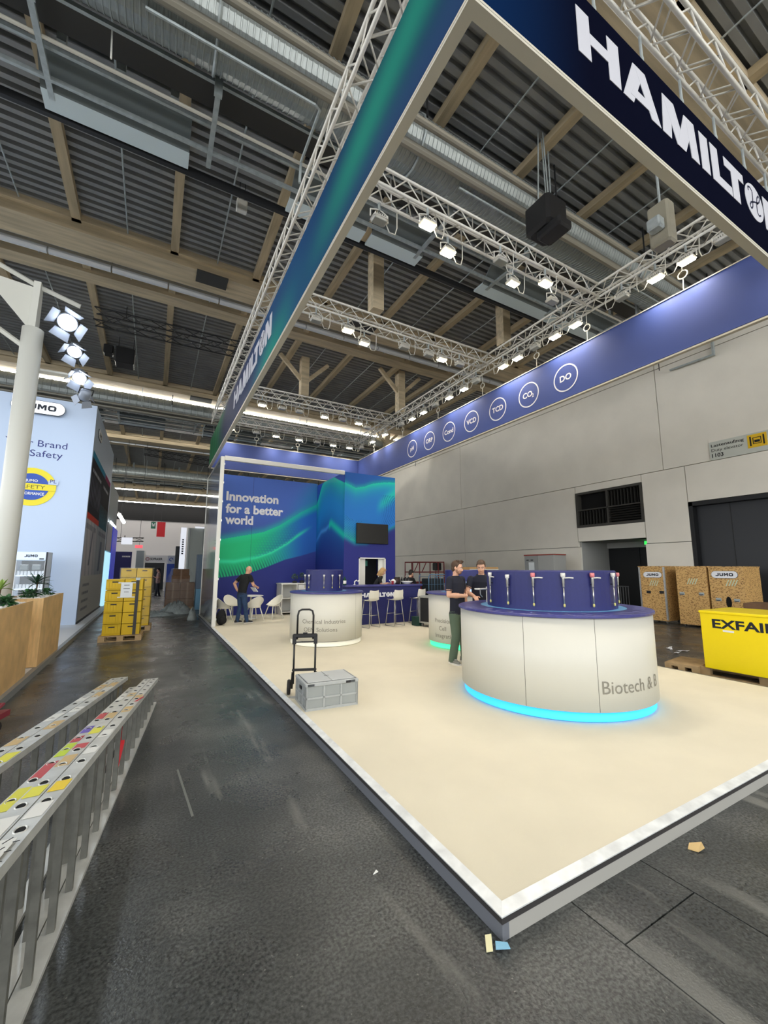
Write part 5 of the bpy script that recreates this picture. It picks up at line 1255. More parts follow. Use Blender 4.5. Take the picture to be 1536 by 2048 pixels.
# drinks fridge
fg = thing('drinks_fridge', 'drinks fridge with white lettered header behind the planter, cans on its shelves', 'fridge', (-2.9, 14.75, .09)); off = (-2.9, 14.75, .09)
FW = mat('fridge_white', S(222, 226, 230), .4)
m = MB().box(-3.24, 14.5, .09, -3.2, 15.1, 2.24); m.box(-2.6, 14.5, .09, -2.55, 15.1, 2.24); m.box(-3.24, 15.05, .09, -2.55, 15.1, 2.24); m.box(-3.24, 14.5, .09, -2.55, 15.1, .35); m.build('cabinet', FW, fg, off=off)
MB().bevbox(-3.24, 14.46, 2.01, -2.58, 15.1, 2.24, .01).build('header', mat('fridge_header', S(205, 220, 240), .4, emit=S(200, 220, 245), es=.35), fg, off=off)
MB().box(-2.58, 14.46, .09, -2.55, 14.5, 2.24).build('door_edge', DARK, fg, off=off)
jumo_word(plane3((-2.9, 14.452, 2.13), (1, 0, 0), (0, 0, 1)), .28, .07).build('header_text', BLK, fg, off=off)
MB().box(-2.72, 14.45, 2.035, -2.62, 14.46, 2.065).build('display', BLACK(), fg, off=off)
MB().box(-3.2, 15.03, .35, -2.6, 15.05, 2.0).build('back', mat('fridge_inside', S(58, 66, 74), .5), fg, off=off)
for z in (.6, .95, 1.25, 1.61): MB().box(-3.2, 14.55, z-.03, -2.6, 15.03, z).build('shelf', mat('shelf_lit', S(220, 230, 240), .4, emit=S(215, 230, 250), es=.5), fg, off=off)
MB().box(-3.2, 14.49, .35, -2.6, 14.497, 2.0).build('door_glass', mat('clear_glass', (.9, .95, .97), .05, alpha=.1), fg, off=off)
canm = MB().lathe([(.028, 0), (.033, .008), (.033, .105), (.027, .115)], 12).mesh('can', mat('can_white', S(225, 232, 240), .3)); lidm = MB().lathe([(.027, .115), (.02, .117)], 12).mesh('lid', ALU())
for z in (1.61, 1.25, .95):
    for i in range(8):
        t = thing('drink_can', 'white drink can in the front row of the fridge shelf, one of eight', 'can', (-3.16+i*.075, 14.62, z), 0, f'drink cans on the fridge shelf at {["top","middle","lower"][[1.61,1.25,.95].index(z)]} height')
        t['label'] = f'white drink can on the {["top","middle","lower"][[1.61,1.25,.95].index(z)]} fridge shelf, {NTH[i]} from the left'
        link('can', canm, t); link('lid', lidm, t)
for i in range(2):
    t = thing('snack_pack', f'clear snack pack on the upper part of the fridge, {["left", "right"][i]} one', 'pack', (-3.06+i*.26, 14.66, 1.74))
    MB().bevbox(-.09, -.04, 0, .09, .04, .14, .015).build('pack', mat('pack_grey', S(120, 132, 138), .4), t); MB().box(-.08, -.045, .14, .08, .045, .155).build('lid', FW, t)

# wooden planters with white pebbles
WD = mat('oak_board', S(226, 186, 128), .5, var=.14, vs=5, stretch=(6, .8, .8), bump=.05, bs=20)
def planter(y0, y1, x0, x1, label):
    t = thing('wooden_planter', label, 'planter', (x0, y0, .1)); off = (x0, y0, .1)
    n = max(1, round((y1-y0)/1.3))
    for i in range(n): MB().box(x1-.02, y0+(y1-y0)*i/n+.002, .1, x1, y0+(y1-y0)*(i+1)/n-.002, 1.27).build('side_board', WD, t, off=off)
    MB().box(x0, y0, .1, x0+.02, y1, 1.27).build('side_board', WD, t, off=off)
    for y in (y0, y1-.02): MB().box(x0+.02, y, .1, x1-.02, y+.02, 1.268).build('end_board', WD, t, off=off)
    MB().box(x0+.02, y0+.02, 1.0, x1-.02, y1-.02, 1.2).build('soil', mat('soil', S(50, 40, 32), .9), t, off=off)
    m = MB(); rnd = random.Random(int(y0*10))
    for k in range(int((y1-y0)*170)):
        r = rnd.uniform(.018, .034); m.ell((rnd.uniform(x0+.05, x1-.05), rnd.uniform(y0+.05, y1-.05), 1.235+rnd.uniform(0, .03)), (r, r*.8, r*.65), 6, 4)
    pb = m.build('pebbles', mat('white_pebble', S(232, 230, 226), .6), t, True, off); pb['kind'] = 'stuff'
planter(5.2, 8.75, -2.25, -1.66, 'wooden planter box with pebbles nearest the camera at the left edge')
planter(9.4, 11.25, -2.25, -1.64, 'second wooden planter box farther along the left edge')
LG = [mat('leaf_green', S(62, 110, 62), .45, var=.3, vs=12), mat('leaf_yellow_green', S(150, 180, 90), .45, var=.25, vs=14), mat('leaf_dark', S(38, 74, 50), .45, var=.3, vs=12)]
def blade(p, d, L_, w, droop):
    p = V(p); d = V(d).normalized(); s_ = d.cross(V((0, 0, 1))).normalized(); pts = []
    for i in range(6):
        t = i/5; q = p+d*L_*t+V((0, 0, -droop*L_*t*t)); ww = w*math.sin(math.pi*min(1, .12+t*.88))**.8*(1 if t < .95 else .05)
        pts.append((q-s_*ww, q+V((0, 0, -ww*.5)), q+s_*ww))
    m = MB(); m.add([v for r in pts for v in r], [(i*3+j, i*3+j+1, i*3+j+4, i*3+j+3) for i in range(5) for j in range(2)]); return m
def spiky(loc, h, n, L_, w, m, label, seed, name='dracaena_plant', stem=True):
    t = thing(name, label, 'plant', loc); rnd = random.Random(seed)
    if stem: MB().tube([(0, 0, 0), (.01, .01, h)], .012, 6).build('stem', mat('brown_stem', S(80, 62, 44), .8), t)
    for k in range(n):
        a = k*2.4+rnd.uniform(-.3, .3); e = rnd.uniform(.15, 1.25); d = (math.cos(a)*math.cos(e), math.sin(a)*math.cos(e), math.sin(e))
        blade((0, 0, h*rnd.uniform(.8, 1.0)), d, L_*rnd.uniform(.7, 1.1), w, rnd.uniform(.1, .5)).build('leaf', m, t, True)
    return t
PT = 1.255
spiky((-1.95, 10.4, PT), .28, 30, .34, .017, LG[2], 'dark green spiky plant tallest in the farther planter', 1)
spiky((-2.0, 8.35, PT), .24, 18, .24, .022, LG[1], 'yellow green spiky plant at the end of the nearer planter', 2)
spiky((-2.05, 7.2, PT), .2, 24, .3, .022, LG[0], 'green spiky plant in the middle of the nearer planter', 3)
spiky((-1.95, 6.0, PT), .2, 24, .3, .022, LG[0], 'green spiky plant at the near end of the nearer planter', 4)
k = 0
for x, y, m, r in ((-1.85, 8.1, 0, .17), (-1.9, 7.6, 2, .17), (-1.8, 7.85, 0, .14), (-1.95, 9.85, 0, .2), (-1.85, 10.75, 0, .17), (-1.95, 10.1, 2, .2), (-2.0, 6.6, 0, .2), (-1.85, 6.9, 0, .2), (-2.0, 5.6, 2, .2)):
    t = thing('leafy_plant', f'low leafy green plant in the {"nearer" if y < 9 else "farther"} planter, {NTH[k if k < 3 else (k-3 if k < 6 else k-3)]} of those along it', 'plant', (x, y, PT), 0, f'low plants in the {"nearer" if y < 9 else "farther"} planter'); rnd = random.Random(k); k += 1
    f = MB()
    for q in range(70):
        a = rnd.uniform(0, 6.28); e = rnd.uniform(-.1, 1.3); rr = r*rnd.uniform(.3, 1); d = (math.cos(a)*math.cos(e), math.sin(a)*math.cos(e), math.sin(e))
        bl = blade(V(d)*rr*.6+V((0, 0, .03)), (d[0]+rnd.uniform(-.4, .4), d[1]+rnd.uniform(-.4, .4), d[2]), rnd.uniform(.06, .11), .02, .5); f.add(bl.v, bl.f)
    f.build('foliage', LG[m], t, True)['kind'] = 'stuff'
    for q in range(4): MB().tube([(0, 0, -.02), (.05*math.cos(q*1.6), .05*math.sin(q*1.6), .1)], .005, 5).build('stem', LG[2], t)

# white mast with spotlights
MX, MY = -2.17, 9.08
ms = thing('light_mast', 'thick white mast with forked arms carrying barn door spotlights', 'mast', (MX, MY, .1))
MW = mat('mast_white', S(222, 222, 214), .4)
MB().tube([(0, 0, 0), (0, 0, 5.95)], .155, 24).build('pole', MW, ms, True); MB().lathe([(.26, 0), (.26, .02), (.16, .04)], 28).build('base_plate', MW, ms)
def arm(pts, nm='arm'): MB().tube(pts, .045, 4).build(nm, MW, ms)
Zt = 5.95
MB().loft([[(-.05, -.14, Zt-.1), (.05, -.14, Zt-.1), (.05, .14, Zt-.1), (-.05, .14, Zt-.1)], [(-.05, -.09, Zt+.9), (.05, -.09, Zt+.9), (.05, .09, Zt+.9), (-.05, .09, Zt+.9)]]).build('head_post', MW, ms)
arm([(0, 0, Zt+.85), (.62, .1, Zt+.72)]); arm([(0, 0, Zt+.85), (-1.3, -.5, Zt+1.15)]); arm([(.1, 0, Zt-.75), (.5, .3, Zt-.62)]); arm([(-.1, 0, Zt-.35), (-1.3, -.4, Zt+.35)])
MB().loft([[(-.7, -.2, Zt+.78), (-.7, -.18, Zt+.78), (-.7, -.18, Zt+.72), (-.7, -.2, Zt+.72)], [(-.02, -.02, Zt+.8), (-.02, .02, Zt+.8), (-.02, .02, Zt-.05), (-.02, -.02, Zt-.05)]]).build('gusset', MW, ms)
SPW = mat('spot_silver', S(168, 178, 196), .45, .2); SPL = mat('spot_lens_lit', (1, 1, 1), .4, emit=(.85, .92, 1), es=7)
def spot(x, y, z, aim, lit, label, r=.12, power=1.0):
    t = thing('barn_door_spotlight', label, 'light', (MX+x, MY+y, z), 0, None)
    d = (V(aim)-V((MX+x, MY+y, z))).normalized(); t.rotation_mode = 'QUATERNION'; t.rotation_quaternion = d.to_track_quat('-Z', 'Y')
    MB().lathe([(r*.6, .24), (r*.9, .2), (r, .1), (r, 0), (r*.96, 0), (r*.9, .05)], 20).build('can', SPW, t, True)
    MB().lathe([(r*.9, .01), (r*.5, -.003), (.001, -.006)], 20).build('lens', SPL if lit else LENS_OFF, t, True)
    for k in range(4):
        a = k*math.pi/2+.4; ca, sa = math.cos(a), math.sin(a); u = V((ca, sa, 0)); w = V((-sa, ca, 0))
        q = [u*r-w*r*.75, u*r+w*r*.75, u*(r*1.75)+w*r*.95+V((0, 0, -r*1.25)), u*(r*1.75)-w*r*.95+V((0, 0, -r*1.25))]
        m = MB(); m.loft([q, [p_+u*.006 for p_ in q]]); m.build('barn_door', SPW, t)
    MB().tube([(-r*1.1, 0, .1), (-r*1.1, 0, .3), (r*1.1, 0, .3), (r*1.1, 0, .1)], .01, 6).build('yoke', DARK, t)
    if lit:
        ld = bpy.data.lights.new('spot_beam', 'SPOT'); ld.energy = MAST_W*power; ld.color = (.80, .90, 1); ld.spot_size = R(75); ld.spot_blend = .7; ld.shadow_soft_size = .08
        lo = bpy.data.objects.new('beam', ld); COL.objects.link(lo); lo.parent = t; lo.location = (0, 0, -.26)
spot(.48, -.05, Zt+.36, (-1.0, 3.0, 1.5), True, 'large lit barn door spotlight at the top of the white mast', .16, .5)
spot(.58, .25, Zt-.05, (-.9, 4.2, .3), True, 'second lit spotlight below the largest one on the mast', .12, .35)
spot(.66, .5, Zt-.45, (-.5, 5.0, .3), True, 'third lit spotlight in the cluster on the mast', .12, .35)
spot(.74, .7, Zt-.75, (-3.0, 15.9, 3.6), True, 'rear facing spotlight hanging lowest in the cluster on the mast', .10, 1.9)
spot(-.75, -.1, Zt+.18, (-5.2, 15.9, 5.0), True, 'rear facing spotlight at the left of the mast near the frame edge', .14, 1.6)

# further booths on the left
b2 = thing('neighbour_booth', 'grey booth wall with blue illuminated corner beyond the white tower', 'booth', (-3.5, 25, 0)); off = (-3.5, 25, 0)
MB().box(-9, 23.2, 0, XS-.1, 28.8, 6.1).build('wall', mat('grey_booth', S(150, 160, 164), .6), b2, off=off)
MB().box(XS-.1, 23.3, 0, XS-.02, 28.7, 2.6).build('light_panel', mat('cyan_light_panel', S(170, 220, 235), .5, emit=S(170, 222, 240), es=.9), b2, off=off)
MB().box(XS-.1, 25.9, 0, XS+.0, 28.8, 4.0).build('blue_corner', mat('blue_corner', S(30, 50, 170), .4, emit=S(20, 40, 190), es=.35), b2, off=off)
MB().box(XS-.1, 23.3, 2.65, XS-.03, 25.9, 4.0).build('screen', mat('booth_screen', S(120, 130, 138), .4), b2, off=off)
for i in range(4): MB().box(XS-.03, 24+i*.9, 4.02, XS+.02, 24.5+i*.9, 4.12).build('downlight', mat('down_lit', (1, 1, 1), .4, emit=(.9, .95, 1), es=6), b2, off=off)
lt5 = thing('light_bar', 'row of bright small spotlights on a bar far down the left of the aisle', 'light', C(-1.75, 26, 4.75))
MB().tube([(0, -1, 0), (0, 6, 0)], .04, 6).build('bar', DARK, lt5); MB().tube([(0, 2, 0), (0, 2, 5.5)], .015, 5).build('hanger', DARK, lt5)
for i in range(5): MB().ell((.0, i*1.2, -.12), (.11, .11, .11), 10, 6).build('lamp', mat('far_lamp', (1, 1, 1), .4, emit=(1, .97, .88), es=25), lt5, True)

# stacks of yellow crates on pallets
PW = mat('pallet_wood', S(176, 148, 108), .75, var=.2, vs=6)
YC = mat('yellow_crate', S(236, 200, 24), .45, var=.05, vs=10); YD = mat('yellow_crate_rib', S(214, 176, 14), .5)
def pallet(loc, rz, label, w=1.2, d=.8):
    t = thing('pallet', label, 'pallet', loc, rz)
    for i in range(5): MB().box(-w/2, -d/2+i*(d-.1)/4, .122, w/2, -d/2+i*(d-.1)/4+.1, .144).build('deck_board', PW, t)
    for x in (-w/2, -.07, w/2-.14): MB().box(x, -d/2, .1, x+.14, d/2, .122).build('cross_board', PW, t)
    for x in (-w/2, -.07, w/2-.14):
        for y in (-d/2, -.05, d/2-.1): MB().box(x, y, .022, x+.14, y+.1, .1).build('block', PW, t)
    for y in (-d/2, -.05, d/2-.1): MB().box(-w/2, y, 0, w/2, y+.1, .022).build('bottom_board', PW, t)
    return t
def crate_parts(w, d, h):
    e = .004
    body = MB().box(-w/2+.008, -d/2+.008, e, w/2-.008, d/2-.008, h-.004).mesh('body', YC)
    m = MB()
    for z in (e, h-.045): m.box(-w/2, -d/2, z, w/2, d/2, z+.04)
    for k in range(7):
        x = -w/2+k*(w-.014)/6; m.box(x, -d/2, .02, x+.014, d/2, h-.02)
    for k in range(7):
        y = -d/2+k*(d-.014)/6; m.box(-w/2, y, .02, w/2, y+.014, h-.02)
    ribs = m.mesh('ribs', YD)
    hs = MB().box(-.065, -d/2-.004, h-.085, .065, -d/2+.01, h-.055).mesh('hand_slot', BLACK())
    return body, ribs, hs
CP = crate_parts(.39, .56, .27)
def stack(x0, y0, rz, cols, lev, label, group, base):
    ca, sa = math.cos(rz), math.sin(rz)
    for l in range(lev):
        for c in range(cols):
            for dd in range(1):
                lx = (c-(cols-1)/2)*.405; x, y = x0+lx*ca, y0+lx*sa
                side = ['left', 'right'][c] if cols == 2 else 'single'
                t = thing('yellow_crate', f'yellow slatted crate in the {side} column of the {label}, {NTH[lev-1-l]} from the top', 'crate', (x, y, base+l*.277), rz, group)
                for me, nm in zip(CP, ('body', 'ribs', 'hand_slot')): link(nm, me, t)
pallet((-.57, 12.72, 0), R(-3), 'wooden pallet under the nearer stack of yellow crates', .92, .72)
stack(-.57, 12.70, R(-3), 2, 5, 'nearer aisle stack', 'yellow crates of the nearer stack', .146)
pallet((-.38, 14.5, 0), R(-3), 'wooden pallet under the farther stack of yellow crates', .92, .72)
stack(-.38, 14.5, R(-3), 2, 6, 'farther aisle stack', 'yellow crates of the farther stack', .146)
pp = MB().box(-.125, -.004, 0, .125, 0, .36); pp = pp.build('note_sheet', mat('paper', S(225, 230, 232), .7)); pp.location = (-.535, 12.395, 1.08); pp.rotation_euler = (0, 0, R(-3)); tag(pp, 'white paper note taped to the front of the yellow crate stack', 'paper')
m = MB()
for k, (w_, z) in enumerate(((.12, .29), (.14, .2), (.1, .12))): m.box(-w_/2, -.006, z, w_/2, -.0045, z+.012)
m.build('handwriting', INK, pp)
for z in (-.02, .34): MB().box(-.19, -.002, z, .19, 0, z+.03).build('tape', mat('clear_tape', S(215, 215, 200), .3), pp)
st = thing('strap', 'dark grey lashing strap running down the front of the yellow crates', 'strap', (-.3, 12.4, .14), R(-3))
MB().box(-.035, -.014, 0, .035, -.004, 1.42).build('webbing', mat('strap_grey', S(62, 62, 64), .7), st); MB().box(-.05, -.02, 1.36, .05, -.004, 1.42).build('buckle', STEEL, st)
FILM = mat('stretch_film', S(240, 240, 235), .15, alpha=.10, bump=.6, bs=14)
def film(loc, w, d, h, rz, label, taper=1.0, m=FILM):
    t = thing('stretch_wrap', label, 'wrapping', loc, rz)
    rings = []; rnd = random.Random(5)
    for j in range(9):
        z = h*j/8; q = []
        for i in range(28):
            a = 2*math.pi*i/28; ca, sa = math.cos(a), math.sin(a); e = max(abs(ca)/(w/2), abs(sa)/(d/2)); k = 1/e
            k *= (1+(taper-1)*max(0, (j-5)/3)); q.append((ca*k+rnd.uniform(-.006, .006), sa*k+rnd.uniform(-.006, .006), z))
        rings.append(q)
    MB().loft(rings, True, False).build('film', m, t, True); return t
film((-.38, 14.5, .2), .86, .62, 1.62, R(-3), 'clear stretch wrap round the farther stack of yellow crates')

# wrapped brown pallet load and plastic heaps
CB = mat('cardboard', S(112, 84, 62), .8, var=.15, vs=5)
pl = pallet((1.12, 20.6, 0), 0, 'pallet under the wrapped cardboard load far down the aisle', 1.15, .8)
k = 0
for z, n, w in ((.146, 2, .56), (.5, 2, .56), (.85, 2, .56), (1.2, 1, .7), (1.5, 1, .62)):
    for i in range(n):
        t = thing('cardboard_box', f'brown cardboard box in the wrapped pallet load, {["bottom", "second", "third", "fourth", "top"][k]} layer', 'box', (1.12+(i-(n-1)/2)*.565, 20.55, z), 0, 'boxes of the wrapped load')
        hh = .345 if k < 4 else .28
        hh = min(hh, .3 if k >= 3 else .345)
        MB().bevbox(-w/2, -.36, 0, w/2, .36, hh, .008).build('carton', CB, t); MB().box(-.03, -.363, 0, .03, -.358, hh).build('tape', mat('brown_tape', S(132, 104, 78), .4), t)
    k += 1
film((1.12, 20.55, .15), 1.2, .8, 1.66, 0, 'shiny clear stretch wrap round the brown boxes', .62)
PLS = mat('grey_plastic', S(158, 166, 164), .22, bump=1, bs=11, var=.2, vs=8)
def heap(loc, rx, ry, rz_, seed, label):
    t = thing('plastic_heap', label, 'plastic sheet', loc); rnd = random.Random(seed); n, mr = 30, 8; vs = [(0, 0, rz_)]; 
    rings = []
    for j in range(1, mr+1):
        f = j/mr; rings.append([(rx*f*math.cos(2*math.pi*i/n)*(1+rnd.uniform(-.14, .14)), ry*f*math.sin(2*math.pi*i/n)*(1+rnd.uniform(-.14, .14)), max(.0, rz_*(1-f**2)*(1+rnd.uniform(-.35, .35)))) for i in range(n)])
    m = MB().loft(rings, True, False); m.add([(0, 0, rz_)]+rings[0], [(0, 1+(i+1) % n, 1+i) for i in range(n)][::-1]); m.build('sheet', PLS, t, True)
    m2 = MB().tube([(rx*.7*math.cos(a), ry*.7*math.sin(a), .05+.04*math.sin(a*5)) for a in [q*.5 for q in range(9)]], .03, 6); m2.build('fold', PLS, t, True)
heap((.95, 18.9, 0), .62, .45, .42, 1, 'crumpled grey plastic sheeting heaped before the wrapped load'); heap((.2, 18.4, 0), .75, .4, .16, 2, 'flat crumpled plastic sheeting lying across the aisle floor')
heap((1.35, 16.4, 0), .16, .3, .35, 3, 'dark plastic bag beside the foot of the glass screen')

# far end of the aisle
def box_thing(name, label, cat, a, m, extra=None):
    t = thing(name, label, cat, ((a[0]+a[3])/2, (a[1]+a[4])/2, a[2])); off = ((a[0]+a[3])/2, (a[1]+a[4])/2, a[2])
    MB().bevbox(*a, .01).build('panel', m, t, off=off)
    return t, off
t, off = box_thing('hanging_flag', 'red rectangular banner hanging in front of the far end wall', 'flag', (.1, 40, 4.5, .73, 40.04, 5.78), mat('red_flag', S(196, 24, 36), .6)); MB().tube([(.4, 40.02, 5.78), (.4, 40.02, ROOF)], .012, 5).build('wire', DARK, t, off=off)
t, off = box_thing('hall_sign', 'small green hall sign beside the red banner', 'sign', (-.36, 40, 5.17, -.01, 40.04, 5.76), mat('green_flag', S(24, 96, 74), .6)); MB().tube([(-.2, 40.02, 5.76), (-.2, 40.02, ROOF)], .012, 5).build('wire', DARK, t, off=off)
mw = MB(); mw.bar((-.28, 39.99, 5.65), (-.22, 39.99, 5.35), .04, .01); mw.bar((-.22, 39.99, 5.35), (-.18, 39.99, 5.55), .04, .01); mw.bar((-.18, 39.99, 5.55), (-.14, 39.99, 5.35), .04, .01); mw.bar((-.14, 39.99, 5.35), (-.08, 39.99, 5.65), .04, .01); mw.build('pictogram', WPR, t, off=off)
t = dark_truss((-2.2, 32, 3.55), (-.65, 32, 3.6), 'small black truss with white sign hung over the far aisle', .12)
t, off = box_thing('hanging_sign', 'white lit sign hanging on the small black truss', 'sign', (-1.9, 31.8, 3.37, -1.28, 31.84, 3.82), mat('sign_lit', S(225, 228, 240), .4, emit=(.9, .92, 1), es=.6)); MB().box(-1.75, 31.8, 3.82, -1.7, 31.84, 3.95).build('bracket', DARK, t, off=off)
t, off = box_thing('lit_sign', 'small pink red lit sign below the black truss', 'sign', (-1.15, 33, 3.2, -.7, 33.05, 3.4), mat('pink_lit', S(230, 90, 100), .4, emit=S(240, 90, 100), es=1)); MB().tube([(-.9, 33.02, 3.4), (-.9, 33.02, 3.7)], .01, 5).build('bracket', DARK, t, off=off)
t, off = box_thing('fair_booth', 'dark blue booth panel with small white lettering far left of the aisle', 'booth', (-2.4, 34, 0, -1.33, 34.2, 2.97), mat('dark_blue_booth', S(40, 40, 96), .6))
m = MB()
for i in range(9): m.box(-1.9+i*.055, 33.98, 2.58, -1.865+i*.055, 33.99, 2.68)
m.build('small_print', WPR, t, off=off)
t, off = box_thing('fair_booth', 'grey booth post beside the dark blue panel at the far aisle', 'booth', (-1.1, 35, 0, -.55, 35.3, 3.1), mat('grey_booth')); MB().box(-.6, 34.95, 0, -.5, 35, 3.1).build('post', WHITE(), t, off=off)
sf = thing('fair_booth', 'booth with white header lettered SOFRASER at the end of the aisle', 'booth', (0, 38, 0)); off = (0, 38, 0)
MB().box(-.75, 38, 2.28, 1.0, 38.2, 2.85).build('header', mat('header_white', S(214, 212, 216), .5), sf, off=off)
text_mb('SOFRASER', .17, plane3((-.2, 37.99, 2.48), (1, 0, 0), (0, 0, 1)), bold=.03, width=.86).build('header_text', BLK, sf, off=off)
MB().tube([(-.4+.12*math.cos(a), 37.99, 2.56+.12*math.sin(a)) for a in [q*.449 for q in range(15)]], .025, 5).build('logo_ring', mat('maroon', S(130, 40, 60), .5), sf, off=off)
MB().box(-.75, 38, 0, -.65, 38.2, 2.28).build('post', mat('header_white'), sf, off=off); MB().box(.9, 38, 0, 1.0, 38.2, 2.28).build('post', mat('header_white'), sf, off=off)
MB().box(-.65, 41, 0, .9, 41.1, 2.3).build('inner_wall', mat('dim_store', S(40, 42, 46), .8), sf, off=off)
MB().box(-.6, 38.5, 0, .2, 39, 1.0).build('desk', mat('dim_desk', S(90, 88, 84), .6), sf, off=off)
t, off = box_thing('roll_up_banner', 'white and blue upright banner at the far right of the aisle', 'banner', (.8, 30, 1.35, 1.25, 30.03, 2.63), mat('header_white', S(214, 212, 216), .5))
MB().box(.8, 29.99, .6, 1.25, 30.03, 2.1).build('blue_half', mat('blue_print', S(30, 70, 170), .5), t, off=off); MB().tube([(1.02+.1*math.cos(a), 29.98, 2.38+.1*math.sin(a)) for a in [q*.5 for q in range(11)]], .022, 5).build('round_mark', mat('blue_print'), t, off=off); MB().box(.78, 29.9, 0, 1.27, 30.1, .6).build('foot', mat('blue_print'), t, off=off)
t, off = box_thing('monolith_display', 'tall black display pillar at the far right of the aisle', 'display', (1.16, 28, 0, 1.38, 28.3, 3.15), BLACK()); MB().box(1.15, 27.97, 0, 1.39, 28.33, .05).build('foot', DARK, t, off=off)
t, off = box_thing('fair_booth', 'tall white upright sign pillar beyond the wrapped load', 'booth', (1.28, 25.9, 0, 1.56, 26.1, 4.12), mat('sign_lit'))
m = MB()
for i in range(7): m.box(1.36, 25.88, 2.6+i*.13, 1.46, 25.9, 2.68+i*.13)
m.build('vertical_print', BLK, t, off=off)
t, off = box_thing('fair_booth', 'pale grey panelled booth wall behind the glass screen', 'booth', (1.65, 26, 0, 6, 26.3, 4.12), mat('pale_booth', S(186, 190, 184), .6))
for i in range(6): MB().box(1.75+i*.7, 25.98, .05, 1.765+i*.7, 26, 4.1).build('joint', GAPC, t, off=off)
MB().box(2.0, 25.9, 4.12, 3.2, 26.1, 4.2).build('light_bar', mat('sign_lit'), t, off=off)
t, off = box_thing('locker', 'blue grey tall cabinet standing behind the glass screen', 'cabinet', (1.72, 20.2, .9, 2.15, 20.6, 2.42), mat('blue_grey', S(104, 122, 140), .5))
MB().bevbox(1.74, 20.15, 0, 2.15, 20.6, .9, .01).build('lower_door', mat('light_blue_panel', S(120, 170, 200), .5), t, off=off); MB().box(1.78, 20.18, 1.0, 2.1, 20.2, 1.6).build('door', mat('blue_grey'), t, off=off); MB().box(1.78, 20.17, 1.7, 2.1, 20.2, 2.3).build('door', mat('blue_grey'), t, off=off)

# ================================================================ right side: crates, cases, lift
OSB = chip_mat(); OSBS = mat('strand_board_side', S(96, 66, 36), .7, var=.3, vs=30)
def osb(y0, y1, x0, x1, z0, z1, label, logo, edge, handles, hcol, tape, slot=None):
    t = thing('transport_crate', label, 'crate', (x0, (y0+y1)/2, 0)); off = (x0, (y0+y1)/2, 0)
    MB().box(x0, y0, z0, x0+.025, y1, z1-.03).build('front_panel', OSB, t, off=off)
    MB().box(x0+.025, y0, z0, x1, y0+.025, z1-.03).build('side_panel', OSB, t, off=off); MB().box(x0+.025, y1-.025, z0, x1, y1, z1-.03).build('side_panel', OSB, t, off=off)
    MB().box(x1-.025, y0+.025, z0, x1, y1-.025, z1-.03).build('back_panel', OSB, t, off=off)
    MB().box(x0-.015, y0-.015, z1-.03, x1+.015, y1+.015, z1).build('lid', OSB, t, off=off); MB().box(x0, y0, z0-.03, x1, y1, z0).build('bottom', OSB, t, off=off)
    if edge:
        m = MB()
        for y in (y0-.008, y1-.045): m.box(x0-.008, y, z0, x0+.03, y+.053, z1-.03)
        m.box(x0+.02, y0-.01, z0, x0+.03, y0, z1-.03); m.build('edge_angle', ALU(), t, off=off)
    for i, (hy, hz) in enumerate(handles):
        h = MB().bevbox(x0-.012, hy-.07, hz-.045, x0, hy+.07, hz+.045, .005).build('handle', hcol, t, off=off)
        MB().tube([(x0-.02, hy-.05, hz-.01), (x0-.035, hy-.04, hz-.02), (x0-.035, hy+.04, hz-.02), (x0-.02, hy+.05, hz-.01)], .008, 6).build('grip', DARK, h, off=off)
    if logo: 
        jumo(t, plane3((x0, logo[0], logo[1]), (0, -1, 0), (0, 0, 1), (-1, 0, 0)), logo[2], logo[3], off)
    ty, tz = tape
    m = MB()
    for k in range(4): m.loft([[(x0-.003, ty+.14-k*.07-s_*.025, tz-.09+.0), (x0-.002, ty+.14-k*.07-s_*.025, tz-.09), (x0-.002, ty+.06-k*.07-s_*.025, tz+.09), (x0-.003, ty+.06-k*.07-s_*.025, tz+.09)] for s_ in (0, 1)])
    m.build('striped_tape', mat('green_tape', S(196, 216, 190), .4), t, off=off)
    if slot: MB().lathe([(.001, 0), (.001, 0)], 4); mb = MB().prism([(slot[0]+.07*math.cos(a), slot[1]+.17*math.sin(a)*(1 if math.sin(a) > 0 else 1)) for a in [2*math.pi*q/18 for q in range(18)]], lambda y, z, d=0: (x0-.004+d, y, z), 0, .003); 
    if slot: o = mb.build('hole', mat('void_black', S(8, 8, 8), .9), t, off=off); fix_normals(o.data)
    wmx = MB().lathe([(.03, -.015), (.045, -.015), (.045, .015), (.03, .015)], 12).mesh('wheel', mat('castor_grey', S(120, 120, 118), .5))
    for x in (x0+.12, x1-.12):
        for y in (y0+.1, y1-.1): link('wheel', wmx, t, (x-off[0], y-off[1], .046), (R(90), 0, 0))
    return t
HD, HL = mat('dark_handle', S(44, 44, 44), .5), STEEL
osb(7.55, 8.38, 15.0, 15.95, .12, 1.9, 'strand board transport crate with aluminium edges, leftmost of three by the wall', (7.93, 1.61, .6, .2), True, [(8.1, 1.02), (7.68, 1.03)], HD, (7.92, 1.33))
osb(6.3, 7.15, 14.9, 15.9, .1, 1.89, 'plain strand board transport crate between the two lettered ones', None, False, [(7.02, 1.03), (6.48, 1.04)], HL, (6.72, 1.42))
osb(5.38, 6.24, 14.9, 16.0, .1, 1.88, 'strand board transport crate with oval hole, rightmost of three by the wall', (5.84, 1.64, .66, .22), False, [(6.05, .9), (5.6, .9)], HL, (5.7, 1.4), (5.8, .83))
gc = thing('grey_case', 'tall grey transport case with red edge by the wall behind the large drum', 'case', (15.4, 12.7, 0)); off = (15.4, 12.7, 0)
